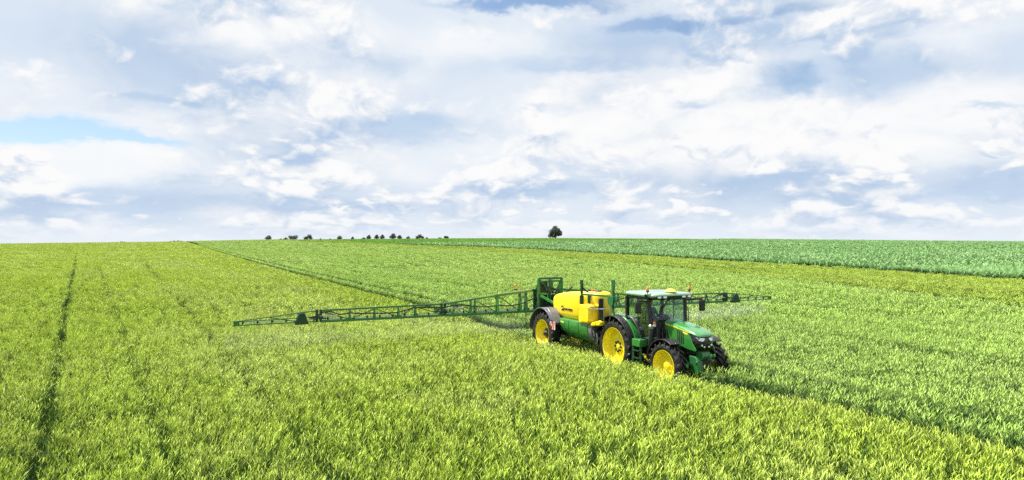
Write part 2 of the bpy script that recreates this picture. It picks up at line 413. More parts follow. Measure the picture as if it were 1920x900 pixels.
def maize_clump(rad, n, w):
    V, F, HH, TN = [], [], [], []
    for i in range(n):
        r = rad*math.sqrt(random.random()); a = random.uniform(0, 2*PI); b = (r*math.cos(a), r*math.sin(a))
        hp = random.uniform(.7, .95); a0 = random.uniform(0, PI)
        for j in range(7):
            leaf_strip(V, F, HH, TN, (b[0], b[1], hp*(.15+.1*j)), random.uniform(.38, .55), w*random.uniform(.8, 1.2), a0+PI*j+random.gauss(0, .5), random.uniform(.45, .8), random.uniform(.4, 1.0), random.random(), 4, .2+.09*j, .5+.09*j)
    return V, F, HH, TN

def scatter_group(points, rots, scls, tints, vi, col, name, mat):
    me = bpy.data.meshes.new(name); me.vertices.add(len(points)); me.vertices.foreach_set('co', points.astype(np.float32).ravel())
    for an, ty, arr, fld in (('rot', 'FLOAT_VECTOR', rots, 'vector'), ('scl', 'FLOAT_VECTOR', scls, 'vector'), ('tint', 'FLOAT', tints, 'value'), ('vi', 'INT', vi, 'value')):
        a = me.attributes.new(an, ty, 'POINT'); a.data.foreach_set(fld, np.ascontiguousarray(arr, np.int32 if ty == 'INT' else np.float32).ravel())
    me.materials.append(M[mat])
    o = bpy.data.objects.new(name, me); COL.objects.link(o)
    g = bpy.data.node_groups.new(name+'_scatter', 'GeometryNodeTree')
    g.interface.new_socket('Geometry', in_out='INPUT', socket_type='NodeSocketGeometry'); g.interface.new_socket('Geometry', in_out='OUTPUT', socket_type='NodeSocketGeometry')
    ni, no = g.nodes.new('NodeGroupInput'), g.nodes.new('NodeGroupOutput')
    iop = g.nodes.new('GeometryNodeInstanceOnPoints'); ci = g.nodes.new('GeometryNodeCollectionInfo')
    ci.inputs['Collection'].default_value = col; ci.inputs['Separate Children'].default_value = True; ci.inputs['Reset Children'].default_value = True
    iop.inputs['Pick Instance'].default_value = True
    def attr(n, t):
        a = g.nodes.new('GeometryNodeInputNamedAttribute'); a.data_type = t; a.inputs['Name'].default_value = n; return a.outputs['Attribute']
    e2r = g.nodes.new('FunctionNodeEulerToRotation')
    L = g.links.new
    L(ni.outputs[0], iop.inputs['Points']); L(ci.outputs[0], iop.inputs['Instance'])
    L(attr('vi', 'INT'), iop.inputs['Instance Index']); L(attr('rot', 'FLOAT_VECTOR'), e2r.inputs[0]); L(e2r.outputs[0], iop.inputs['Rotation'])
    L(attr('scl', 'FLOAT_VECTOR'), iop.inputs['Scale']); L(iop.outputs[0], no.inputs[0])
    md = o.modifiers.new('scatter', 'NODES'); md.node_group = g
    return o
def clump_collection(name, makers, mat):
    """named so that the alphabetical order is the index order"""
    c = bpy.data.collections.new(name)
    for i, (fn, args) in enumerate(makers):
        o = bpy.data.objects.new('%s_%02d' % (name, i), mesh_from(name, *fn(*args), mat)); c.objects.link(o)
    return c
NV = 4      # clump variants per ring of distance
# y from, y to, spacing, clump size; the last two are fine rows kept along wheel tracks and field edges
RINGS = [(8.5, 34, .15, (.08, 7, .0105, 5)), (34, 90, .30, (.15, 11, .020, 9)), (90, 210, .85, (.48, 22, .062, 18)), (210, 602, 1.8, (1.0, 26, .14, 22)), (90, 330, .42, (.20, 9, .04, 9))]
def candidates(y0, y1, sp):
    nx = int(2*(.80*y1+6)/sp); ny = int((y1-y0)/sp)
    gx, gy = np.meshgrid(np.arange(nx)*sp-(.80*y1+6), y0+np.arange(ny)*sp)
    x = gx.ravel()+RNG.uniform(-.5, .5, gx.size)*sp; y = gy.ravel()+RNG.uniform(-.5, .5, gx.size)*sp
    keep = np.abs(x) < .78*y+4
    return x[keep], y[keep]
ACC = {z: dict(P=[], R=[], S=[], T=[], V=[]) for z in ('yellow_wheat', 'green_wheat', 'olive_wheat', 'maize_field', 'far_crop')}
def vnoise(x, y, s, seed):
    """cheap smooth value noise for plant height and gaps"""
    r = np.random.default_rng(seed).random((64, 64)); u, v = x/s, y/s
    i, j = np.floor(u).astype(int), np.floor(v).astype(int); fu, fv = u-i, v-j; fu = fu*fu*(3-2*fu); fv = fv*fv*(3-2*fv)
    g = lambda a, b: r[a % 64, b % 64]
    return (g(i, j)*(1-fu)+g(i+1, j)*fu)*(1-fv)+(g(i, j+1)*(1-fu)+g(i+1, j+1)*fu)*fv
TRACKS_LEFT = [(-.7, -.625, .085, .97), (1.35, -.61, .075, .6)]
for ri, (y0, y1, sp, cl) in enumerate(RINGS):
    x, y = candidates(y0, y1, sp)
    v = path_offset(x, y); ex = edge_x(y, OLIVE); mx = edge_x(y, MAIZE)
    dl = np.minimum.reduce([np.abs(x-(x0+sl*y)) for x0, sl, _, _ in TRACKS_LEFT])
    fine = (np.abs(v) < 3.4) | (dl < 1.6) | (np.abs(x-23.4+.468*y) < 1.6) | (np.abs(x-mx) < 3.2) | ((x-ex > -1.8) & (x-ex < 8.4))
    if ri == 4: x, y, v, ex, mx, dl = (q[fine] for q in (x, y, v, ex, mx, dl))
    elif ri in (2, 3):
        fine &= y < 330; x, y, v, ex, mx, dl = (q[~fine] for q in (x, y, v, ex, mx, dl))
    reach = (.08, .15, .4, .8, .18)[ri]          # how far a clump's leaves spread sideways
    rough_ = .10*(vnoise(x, y, .7, 21)-.5)+.12*(vnoise(x, y, 3., 22)-.5)
    near_gap = (v > -1.14-reach+rough_*.6) & (v < -.68+reach+rough_*.4); far_gap = (v > .62-reach+rough_*.4) & (v < 1.06+reach+rough_)
    if ri: near_gap |= (v > -.8) & (v < -.60+reach); far_gap |= (v > .54-reach) & (v < .8)
    rut = near_gap | far_gap
    drop = rut.copy()
    for x0, sl, hw, dens in TRACKS_LEFT:
        d = np.abs(x-(x0+sl*y))*math.cos(math.atan(sl)); drop |= (d < hw+reach*.75+rough_*.6) & (RNG.random(x.size) < dens*np.clip(.55+vnoise(x, y, 4., 3)*1.1, 0, 1)) & (y > 0)
    # faint older wheel lines
    for x0, sl in ((23.4, -.468), (25.4, -.468), (-3.6, -.56), (3.4, -.56)):
        d = np.abs(x-(x0+sl*y)); drop |= (d < .10+reach*.6) & (RNG.random(x.size) < .6)
    for off, hw in ((.6, .85), (5.2, .55), (7.0, .4)): drop |= (np.abs(x-ex-off) < hw+reach) & (RNG.random(x.size) < .85) & (y > 30)
    drop |= (x > mx-2.6) & (x < mx)
    drop |= (vnoise(x, y, .5, 5) > .955) & (y < 60)
    drop |= (vnoise(x, y, .22, 15) > .90) & (y < 34)
    rows = vnoise(v, (x*.45-y*.89)/16, .62, 31)-.5           # drill rows run along the wheel tracks
    zone = np.where(x > mx, 3, np.where(x > ex, 2, np.where(v < -.8, 0, 1)))
    zone = np.where((zone == 3) & (y > np.interp(x/y, [-.3, -.05, .1, .25, .4], [280, 308, 344, 375, 700])), 4, zone)
    keep = ~drop
    # the machine stands here: plants under it are pressed low, none inside wheels or chassis
    under = (np.abs(v) < .62) & (y > 20.4) & (y < 31.5) & (x < 7.2) & (x > -.5)
    z = terrain(x, y)
    hs = .90+.14*vnoise(x, y, 1.1, 8)+.10*vnoise(x, y, .4, 18)+.10*(vnoise(x, y, 7., 9)-.5)
    hs = np.where(np.abs(v) < 1.6, np.where(v < -.9, .95, 1.03)+.04*vnoise(x, y, .8, 8), hs)
    hs = np.where(under, hs*.66, hs)
    hs = np.where((v > -4) & (v < -.9) & (y > 17) & (y < 33) & (x < 8.5), hs*(.86+.14*np.clip((-v-2)/2, 0, 1)), hs)
    hs = hs*(1+np.where(np.abs(v) > 1.6, np.where(zone == 1, .22, np.where(zone == 0, .10, 0)), 0)*rows)
    for zi, zn in enumerate(ACC):
        q = keep & (zone == zi)
        if zn == 'maize_field': q = (zone == zi) & (x > mx+.3)
        if zn == 'far_crop': q = (zone == zi)
        if zn == 'far_crop': hs2 = hs*.8
        elif zn == 'maize_field': hs2 = hs*1.35
        else: hs2 = hs
        idx = np.nonzero(q)[0]
        if not len(idx): continue
        n = len(idx); A = ACC[zn]
        A['P'].append(np.stack([x[idx], y[idx], z[idx]-.02], 1))
        A['R'].append(np.stack([RNG.normal(0, .06, n), RNG.normal(0, .06, n)+.04, RNG.normal(0, .8, n) if zi < 3 else RNG.uniform(0, 6.28, n)], 1))
        s = RNG.uniform(.92, 1.08, n); A['S'].append(np.stack([s, s, hs2[idx]*np.where(np.abs(v[idx]) < 1.6, RNG.uniform(.93, 1.04, n), RNG.uniform(.84, 1.12, n))], 1))
        A['T'].append(RNG.random(n)); A['V'].append(ri*NV+RNG.integers(0, NV, n))
INFO = {'yellow_wheat': ('wheat_yellow', 'yellow-green cereal crop left of the near wheel track'),
        'green_wheat': ('wheat_green', 'fresh green cereal crop between the wheel tracks and olive strip'),
        'olive_wheat': ('wheat_olive', 'olive yellow strip of cereal crop before the maize'),
        'maize_field': ('maize', 'pale bluish green maize field with broad arching leaves'),
        'far_crop': ('grassland', 'far strip of deep green crop along the horizon')}
for zn, (mat, lab) in INFO.items():
    A = ACC[zn]
    mk = []
    for y0, y1, sp, (rad, n, w, ears) in RINGS:
        for q in range(NV):
            if zn == 'maize_field':
                r_, n_, w_ = {.15: (.2, 1, .07), .30: (.3, 2, .10), .85: (.5, 2, .24), 1.8: (1.2, 4, .44), .42: (.2, 1, .19)}[sp]
                mk.append((maize_clump, (r_, n_, w_)))
            else: mk.append((cereal_clump, (rad, n, w, ears)))
    col = clump_collection(zn+'_plant', mk, mat)
    if not A['P']: continue
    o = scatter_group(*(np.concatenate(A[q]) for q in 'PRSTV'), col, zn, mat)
    tag(o, lab, 'crop', None, 'stuff')
    print(zn, sum(len(p) for p in A['P']))
#@@MACHINES
# ------------------------------------------------------------------ shared machine pieces
def make_wheel(parent, loc, rad, w, rim, side, style, lugs, name='wheel'):
    """side -1: outer face towards -y (the driver's right); returns the wheel's root"""
    root = empty(name, loc, 0 if side < 0 else PI, parent)
    t = MB()
    prof = [(rim-.015, .40*w), (rim+.015, .47*w), (rim+(rad-rim)*.45, .50*w), (rad-.12, .475*w), (rad-.075, .40*w), (rad-.06, .2*w), (rad-.056, 0)]
    prof = prof+[(r, -o) for r, o in prof[-2::-1]]
    t.lathe([(r, -o) for r, o in prof], 56)
    d = .30*w/rad
    for i in range(lugs):
        for s_, ph in ((1, 0), (-1, .5)):
            a = 2*PI*(i+ph)/lugs; rings = []
            for o, da, rb, rt, hw in ((.0, -.10, rad-.08, rad, .020), (.22*w, .35*d, rad-.08, rad, .024), (.44*w, 1.15*d, rad-.10, rad-.008, .028), (.505*w, 1.5*d, rad-.14, rad-.06, .03), (.50*w, 1.65*d, rad-.2, rad-.17, .03)):
                th = a-da; hw /= rad; q = -s_*o
                rings.append([(r*math.cos(x), q, r*math.sin(x)) for r, x in ((rb, th-hw*1.3), (rb, th+hw*1.3), (rt, th+hw), (rt, th-hw))])
            t.grid(rings)
    t.build('tyre', 'rubber', root, smooth=True)
    r = MB()
    if style == 'deep':
        pr = [(rim+.012, .44*w), (rim-.012, .45*w), (rim-.035, .41*w), (rim-.05, .30*w), (rim-.085, .12*w), (rim-.11, -.10*w), (rim-.17, -.20*w), (.27, -.20*w), (.235, -.17*w), (.225, -.06*w), (.20, -.035*w), (.10, -.03*w), (0.001, -.03*w)]
    elif style == 'front':
        pr = [(rim+.012, .44*w), (rim-.012, .45*w), (rim-.03, .41*w), (rim-.04, .28*w), (rim-.075, .12*w), (rim-.10, .0), (.26, -.04*w), (.18, -.02*w), (.165, .03*w), (.135, .10*w), (.10, .14*w), (0.001, .15*w)]
    else:
        pr = [(rim+.012, .44*w), (rim-.012, .45*w), (rim-.03, .41*w), (rim-.045, .28*w), (rim-.08, .06*w), (rim-.14, -.12*w), (.30, -.14*w), (.20, -.10*w), (.16, -.10*w), (0.001, -.10*w)]
    pb = [(rim-.05, -.40*w), (rim+.012, -.44*w)]
    r.lathe([(a, -b) for a, b in pr], 56)
    r.lathe([(rim+.012, .44*w), (rim-.02, .40*w), (rim-.06, .1*w), (.16, .08*w), (.001, .08*w)], 40)
    r.build('rim', 'yellow', root, sharp=30)
    nb = {'deep': 8, 'front': 8, 'trailer': 10}[style]; rb = {'deep': .165, 'front': .21, 'trailer': .165}[style]; ob = {'deep': .035*w, 'front': .045*w, 'trailer': .10*w}[style]
    nut = None
    for i in range(nb):
        a = 2*PI*i/nb
        if nut is None:
            r_ = .042 if style == 'deep' else .028; q = MB(); q.lathe([(r_, -.03), (r_, .02), (r_*.7, .03)], 8, caps=True); nut = q.build('wheel_nut', 'dark' if style != 'front' else 'yellow', root); n_ = nut
        else:
            n_ = nut.copy(); COL.objects.link(n_)
        n_.location = (rb*math.cos(a), ob-.005, rb*math.sin(a)); n_.rotation_euler = (0, 0, PI)
        n_.location.y = ob-.01
    if style == 'trailer':
        q = MB(); q.lathe([(.155, .0), (.155, -.04), (.11, -.07), (.075, -.14), (.001, -.15)][::1], 24, c=(0, .10*w, 0))
        for i in range(10):
            a = 2*PI*i/10; q.bar((.10*math.cos(a), .07*w, .10*math.sin(a)), (.215*math.cos(a), .09*w, .215*math.sin(a)), .035, .05)
        q.build('hub', 'dark', root)
    elif style == 'deep':
        q = MB(); q.lathe([(.085, .03*w), (.085, -.005), (.06, -.015), (.001, -.016)], 20); q.build('hub', 'yellow', root)
    return root
def arc_shell(r0, r1, y0, y1, a0, a1, n=26, lip=0.):
    m = MB(); m.lathe([(r0, y0), (r1, y0), (r1, y1), (r0, y1), (r0, y0)], n, a0=R(a0), a1=R(a1)); return m

HEAD = R(-64.5)
# ------------------------------------------------------------------ tractor (local x forward, y to its left, z up; origin under the rear axle)
TR = empty('tractor', (4.35, 24.13, 0), HEAD)
tag(TR, 'green tractor with yellow wheel rims towing the sprayer through the crop', 'tractor')
make_wheel(TR, (0, -.79, .95), .96, .44, .66, -1, 'deep', 22, 'rear_wheel')
make_wheel(TR, (0, .79, .95), .96, .44, .66, 1, 'deep', 22, 'rear_wheel')
for s in (-1, 1):
    w_ = make_wheel(TR, (2.69, s*.80, .73), .75, .36, .49, s, 'front', 19, 'front_wheel')
    w_.rotation_euler.z += R(2)
# chassis and axles
m = MB(); m.box((1.1, 0, .98), (3.0, .42, .46)); m.box((0, 0, .95), (.55, 1.1, .42)); m.box((.25, 0, 1.3), (.8, .9, .5)); m.box((2.5, 0, .88), (1.6, .36, .3)); m.box((-.55, 0, .85), (.5, .5, .5))
m.bar((-.5, -.42, .55), (-1.05, -.42, .62), .07); m.bar((-.5, .42, .55), (-1.05, .42, .62), .07); m.bar((-.6, -.42, 1.3), (-.95, -.42, .65), .05); m.bar((-.6, .42, 1.3), (-.95, .42, .65), .05)
m.build('chassis', 'dark', TR, .015)
m = MB(); m.lathe([(.15, -.62), (.13, -.5), (.13, .5), (.15, .62)], 16, c=(0, 0, .95), caps=True); m.build('rear_axle', 'green_frame', TR)
m = MB(); m.bar((2.69, -.72, .73), (2.69, .72, .73), .16, .18); m.lathe([(.15, -.62), (.17, -.5), (.09, -.35)], 14, c=(2.69, 0, .73), caps=True); m.lathe([(.09, .35), (.17, .5), (.15, .62)], 14, c=(2.69, 0, .73), caps=True); m.box((2.69, 0, .78), (.5, .36, .3))
m.build('front_axle', 'green_frame', TR, .01)
m = MB(); m.box((2.55, 0, 1.5), (1.15, .60, .62)); m.box((2.3, 0, 1.2), (1.3, .5, .3)); m.box((2.05, -.34, 1.35), (.22, .1, .3)); m.tube([(2.1, -.38, 1.75), (2.2, -.42, 1.5), (2.15, -.4, 1.25)], .03); m.tube([(1.98, -.42, 1.8), (2.02, -.46, 1.5), (2.1, -.44, 1.2)], .025); m.box((1.95, 0, 1.6), (.2, .8, .7))
m.build('engine', 'dark', TR, .01)
# bonnet
m = MB(); rings = []
for x, w, zt, zs in ((1.98, .355, 2.05, 1.93), (2.4, .37, 2.01, 1.885), (2.8, .375, 1.95, 1.83), (3.15, .37, 1.875, 1.765), (3.38, .352, 1.81, 1.715), (3.50, .315, 1.765, 1.685), (3.545, .26, 1.725, 1.675)):
    h = zt-zs
    rings.append([(x, -w, zs), (x, -w*1.0, zs+h*.35), (x, -w*.90, zs+h*.72), (x, -w*.62, zs+h*.93), (x, 0, zt), (x, w*.62, zs+h*.93), (x, w*.90, zs+h*.72), (x, w, zs+h*.35), (x, w, zs), (x, w*.5, zs-.01), (x, -w*.5, zs-.01)])
m.grid(rings); m.build('hood', 'hood_green', TR, .012, sharp=50)
side = [(2.02, 1.925), (2.4, 1.88), (2.8, 1.825), (3.15, 1.762), (3.24, 1.66), (3.36, 1.45), (3.50, 1.29), (3.46, 1.24), (3.1, 1.27), (2.75, 1.33), (2.42, 1.42), (2.2, 1.50), (2.06, 1.62)]
for s in (-1, 1):
    m = MB(); m.prism(side, s*.335, s*.372); m.build('side_panel', 'green', TR, .012)
    m = MB(); m.prism([(2.0, 1.945), (2.4, 1.908), (2.8, 1.852), (3.12, 1.797), (3.26, 1.772), (3.12, 1.775), (2.8, 1.822), (2.4, 1.876), (2.0, 1.913)], s*.362, s*.382); m.build('yellow_stripe', 'stripe', TR)
    for i in range(4):
        x = 2.62+i*.085; q = MB(); q.prism([(x, 1.80-i*.015), (x+.045, 1.79-i*.015), (x+.075, 1.40), (x+.03, 1.41)], s*.371, s*.377); q.build('vent', 'black', TR)
    m = MB(); m.prism([(2.90, 1.785), (3.12, 1.75), (3.12, 1.70), (2.90, 1.735)], s*.371, s*.376); m.build('model_badge', 'yellow_pale', TR)
# black nose, lamps
m = MB(); rings = []
for z, xf, w in ((1.72, 3.47, .34), (1.62, 3.53, .35), (1.48, 3.55, .35), (1.36, 3.52, .32), (1.28, 3.44, .25)):
    rings.append([(3.12+(1.72-z)*.55, -w-.012, z), (xf-.12, -w-.012, z), (xf-.03, -w*.72, z), (xf, -w*.3, z), (xf, w*.3, z), (xf-.03, w*.72, z), (xf-.12, w+.012, z), (3.12+(1.72-z)*.55, w+.012, z)])
m.grid(rings); m.build('nose_grille', 'black_gloss', TR, .01)
for i in range(5):
    q = MB(); z = 1.36+i*.045; q.box((3.552, 0, z), (.012, .30-.012*abs(i-2), .018)); q.build('grille_bar', 'black', TR)
for s in (-1, 1):
    m = MB(); pts = [(-.335, 1.675), (-.19, 1.645), (-.075, 1.64), (-.10, 1.575), (-.16, 1.54), (-.26, 1.565)]
    xs = [3.41, 3.50, 3.54, 3.555, 3.55, 3.50]
    f0 = [(x+.012, y*-s, z) for x, (y, z) in zip(xs, pts)]; f1 = [(x-.05, y*-s, z) for x, (y, z) in zip(xs, pts)]
    m.grid([f1, f0]); m.build('headlight', 'lens', TR, .004)
    for (y, z) in ((.18, 1.42), (.09, 1.37)):
        q = MB(); q.lathe([(.03, 0), (.034, .02), (.02, .03), (.001, .032)], 14, 'x', c=(3.535, s*y, z)); q.build('work_lamp', 'lens', TR)
# front linkage castings
m = MB(); m.prism([(3.30, 1.25), (3.56, 1.22), (3.64, 1.10), (3.60, 1.0), (3.45, .98), (3.3, 1.0)], -.20, .10)
m.prism([(3.16, 1.08), (3.44, 1.08), (3.56, .98), (3.62, .62), (3.46, .56), (3.24, .70)], -.36, -.17); m.prism([(3.30, 1.08), (3.44, 1.08), (3.56, .98), (3.62, .62), (3.46, .56), (3.36, .70)], .10, .19)
m.lathe([(.05, -.38), (.05, .24)], 12, c=(3.52, 0, .92), caps=True)
m.bar((3.72, -.06, 1.1), (3.86, -.06, 1.16), .03, .1); m.bar((3.72, .06, 1.1), (3.86, .06, 1.16), .03, .1)
m.build('front_linkage', 'green_frame', TR, .015)
m = MB(); m.box((3.3, 0, .80), (.55, .34, .36)); m.tube([(3.70, .10, 1.05), (3.82, .14, .95), (3.78, .16, .75)], .025); m.tube([(3.7, -.1, 1.05), (3.8, -.02, .92), (3.7, .02, .7)], .022); m.lathe([(.06, 0), (.06, .1)], 12, 'x', c=(3.60, 0, .68), caps=True)
m.build('front_hydraulics', 'dark', TR)
# fenders
for s in (-1, 1):
    y0, y1 = sorted((s*1.06, s*.815)); arc_shell(1.045, 1.075, y0, y1, 8, 156).build('rear_fender', 'black', TR, .008)
    y0, y1 = sorted((s*.812, s*.52)); arc_shell(1.05, 1.10, y0, y1, 6, 150).build('rear_fender', 'green', TR, .012)
    m = MB(); m.prism([(1.05*math.cos(R(a)), .95*0+1.05*math.sin(R(a))) for a in range(8, 151, 8)], s*.50, s*.53); o = m.build('inner_fender', 'dark', TR)
    o.location.z = .95
    y0, y1 = sorted((s*1.0, s*.60)); f = arc_shell(.80, .825, y0, y1, 60, 158, 18); ff = f.build('front_fender', 'black', TR, .006); ff.location = (2.69, 0, .73)
    q = MB(); q.bar((2.69, s*.56, .8), (2.6, s*.66, 1.5), .04); q.build('fender_bracket', 'dark', TR)
for o in list(TR.children):
    if o.name.split('.')[0] == 'rear_fender': o.location.z = .95
# cab
m = MB()
for s in (-1, 1):
    m.bar((1.74, s*.70, 1.30), (1.64, s*.735, 2.74), .10, .085); m.bar((.42, s*.70, 1.90), (.47, s*.735, 2.74), .11, .09)
    m.tube([(.40, s*.72, 2.05), (.75, s*.72, 1.98), (1.05, s*.72, 1.72), (1.22, s*.72, 1.40), (1.3, s*.72, 1.15)], .038); m.bar((1.3, s*.72, 1.14), (1.74, s*.70, 1.2), .07)
    m.bar((.44, s*.725, 2.71), (1.68, s*.725, 2.71), .08)
m.bar((.45, -.72, 2.71), (.45, .72, 2.71), .08); m.bar((1.66, -.72, 2.71), (1.66, .72, 2.71), .08); m.bar((.42, -.7, 1.95), (.42, .7, 1.95), .07)
m.build('cab_frame', 'black', TR, .01)
m = MB(); m.box((1.0, 0, 1.22), (1.45, 1.16, .10)); m.box((.62, 0, 1.42), (.5, 1.0, .36)); m.box((1.83, 0, 1.62), (.16, 1.0, .62)); m.build('cab_floor', 'dark', TR, .01)
m = MB(); rings = []
for z, lx, ly, r in ((2.745, 1.60, 1.52, .16), (2.775, 1.68, 1.60, .18), (2.83, 1.70, 1.62, .2), (2.868, 1.66, 1.58, .22), (2.888, 1.58, 1.50, .24), (2.896, 1.3, 1.2, .24), (2.90, .7, .6, .2)):
    rings.append([(1.18+a, b, z) for a, b in rrect(lx, ly, r, 5)])
m.grid(rings); m.build('roof', 'roof_green', TR, sharp=60)
m = MB(); m.grid([[(1.18+a, b, z) for a, b in rrect(lx, ly, .16, 4)] for z, lx, ly in ((2.685, 1.5, 1.46), (2.74, 1.62, 1.54))]); m.build('roof_lining', 'black', TR)
m = MB(); m.grid([[(2.02, -.74, 2.73), (2.02, .74, 2.73), (2.05, .74, 2.80), (2.05, -.74, 2.80)][::1], [(1.93, -.74, 2.72), (1.93, .74, 2.72), (1.93, .74, 2.83), (1.93, -.74, 2.83)]]); m.build('light_bar', 'black', TR, .01)
for y in (-.60, -.38, .38, .60):
    q = MB(); q.grid([[(2.035+dx_, y+a, 2.765+b) for a, b in rrect(.155*k_, .06*k_, .028*k_, 4)] for dx_, k_ in ((-.02, 1), (.012, 1), (.022, .8))]); q.build('work_light', 'lens', TR)
def pane(name, pts, th=.008):
    a, b, c = (Vector(p) for p in pts[:3]); n = (b-a).cross(c-a).normalized()*th
    q = MB(); q.grid([[Vector(p)-n for p in pts], [Vector(p)+n for p in pts]]); return q.build(name, 'glass', TR, smooth=False)
pane('windscreen', [(1.76, -.64, 1.95), (1.76, .64, 1.95), (1.665, .67, 2.67), (1.665, -.67, 2.67)])
pane('rear_window', [(.42, -.64, 2.0), (.46, -.67, 2.67), (.46, .67, 2.67), (.42, .64, 2.0)])
for s in (-1, 1):
    pane('side_window', [(.50, s*.722, 2.67), (1.60, s*.735, 2.67), (1.68, s*.715, 1.24), (1.33, s*.715, 1.20), (1.24, s*.715, 1.42), (1.06, s*.715, 1.74), (.76, s*.715, 2.01), (.47, s*.715, 2.08)])
    q = MB(); q.tube([(1.06, s*.735, 2.67), (1.08, s*.73, 1.76)], .016, 6); q.build('door_pillar', 'black', TR)
    q = MB(); q.tube([(1.60, s*.78, 2.45), (1.66, s*.86, 2.35), (1.68, s*.86, 1.75), (1.72, s*.76, 1.65)], .014, 6); q.build('grab_rail', 'black', TR)
m = MB(); m.box((1.58, 0, 1.92), (.26, .62, .16)); m.bar((1.45, 0, 1.55), (1.36, 0, 1.98), .12); m.box((1.50, 0, 2.03), (.16, .36, .10), (0, .3, 0)); m.build('dashboard', 'black', TR, .03)
m = MB(); mt = Matrix.Translation((1.30, 0, 2.06)) @ Euler((0, R(-28), 0)).to_matrix().to_4x4()
m.tube([mt @ Vector((.19*math.cos(t), .19*math.sin(t), 0)) for t in (2*PI*i/24 for i in range(25))], .016, 6)
for a in (90, 210, 330): m.bar(mt @ Vector((0, 0, -.02)), mt @ Vector((.185*math.cos(R(a)), .185*math.sin(R(a)), 0)), .03, .015)
m.build('steering_wheel', 'black', TR)
m = MB(); m.grid([[(.82+a, b, z) for a, b in rrect(lx, ly, .1, 4)] for z, lx, ly in ((1.60, .44, .46), (1.68, .5, .52), (1.74, .46, .48))]); m.grid([[(.60-.10*(z-1.7)+a*.0+c, b, z) for c, b in rrect(.12, wy, .05, 3)] for z, wy in ((1.68, .44), (1.9, .5), (2.15, .48), (2.3, .36))]); m.box((.53, 0, 2.40), (.10, .28, .16)); m.build('seat', 'seat', TR, .02)
m = MB(); m.box((1.42, -.46, 2.18), (.05, .26, .19), (0, R(-12), R(-18))); m.bar((1.42, -.46, 2.1), (1.55, -.45, 1.9), .03); m.build('monitor', 'black', TR, .01)
m = MB(); m.tube([(1.675, .10, 2.66), (1.685, -.02, 2.62)], .02, 6); m.tube([(1.69, .02, 2.66), (1.745, -.34, 2.28)], .014, 6); m.bar((1.71, -.10, 2.54), (1.765, -.42, 2.14), .03, .016); m.build('wiper', 'black', TR)
# exhaust by the right front post
m = MB(); m.tube([(1.78, -.73, z) for z in (1.20, 1.24, 1.70, 1.75)], [.07, .088, .088, .07], 16); m.build('muffler', 'dark', TR)
m = MB(); m.tube([(1.78, -.73, z) for z in (1.745, 1.77, 1.86, 1.89)], [.075, .094, .094, .06], 16); m.build('muffler_collar', 'steel', TR)
m = MB(); m.tube([(1.78, -.73, 1.88), (1.73, -.76, 2.3), (1.69, -.78, 2.66), (1.67, -.82, 2.78), (1.62, -.86, 2.84)], .045, 12); m.build('exhaust_pipe', 'dark', TR)
m = MB(); m.box((1.86, -.66, 1.86), (.05, .10, .08)); m.build('indicator_lamp', 'lens', TR, .01)
m = MB(); m.box((1.86, -.66, 1.95), (.05, .09, .07)); m.build('indicator_lamp', 'amber', TR, .01)
m = MB(); m.box((1.62, 0, 1.30), (.34, 1.3, .26)); m.box((1.66, .55, 1.02), (.7, .40, .5)); m.box((1.72, -.56, .98), (.5, .3, .46)); m.build('fuel_tank', 'dark', TR, .04)
# steps
m = MB(); m.box((1.36, -.90, 1.27), (.44, .26, .24)); m.build('step_box', 'green', TR, .02)
m = MB()
for x in (1.16, 1.56): m.bar((x, -.98, 1.15), (x, -.98, .50), .03, .12)
m.build('step_rail', 'green_dark', TR)
for z in (1.02, .78, .54):
    q = MB(); q.box((1.36, -.96, z), (.38, .18, .03)); q.build('step_tread', 'green_dark', TR)
# mirrors
for s, x in ((-1, 1.74), (1, 1.96)):
    q = MB(); q.grid([[(x+dx_, s*1.20+a, 2.45+b) for a, b in rrect(.21*k_, .38*k_, .03, 4)] for dx_, k_ in ((-.03, 1), (.02, 1), (.05, .8))]); mo = q.build('mirror', 'black', TR, sharp=30)
    g = MB(); g.box((x-.031, s*1.20, 2.45), (.004, .18, .34)); g.build('mirror_glass', 'chrome', mo)
    q = MB(); q.tube([(1.66, s*.76, 2.62), (x-.04, s*1.12, 2.66), (x-.01, s*1.2, 2.66), (x, s*1.2, 2.6)], .024 if s < 0 else .03, 8); q.build('mirror_arm', 'black', TR)
# beacons, receiver, aerial
for s in (-1, 1):
    st = MB(); st.tube([(1.74, s*.72, 2.80), (1.74, s*.84, 2.84), (1.74, s*.84, 2.94)], .016, 6); st.lathe([(.05, 0), (.05, .04)], 14, 'z', c=(1.74, s*.84, 2.93), caps=True); b = st.build('beacon_stand', 'black', TR)
    q = MB(); q.lathe([(.046, 0), (.052, .04), (.047, .085), (.03, .115), (.001, .122)], 18, 'z', c=(1.74, s*.84, 2.97)); q.build('beacon', 'amber', TR)
m = MB(); m.lathe([(.10, 0), (.19, .02), (.20, .045), (.16, .085), (.11, .115), (.06, .13), (.001, .132)], 20, 'z', c=(1.80, .02, 2.89)); o = m.build('satellite_receiver', 'yellow_pale', TR)
m = MB(); m.tube([(.75, .70, 2.84), (.74, .72, 4.4)], [.008, .004], 5); m.build('aerial', 'black', TR)

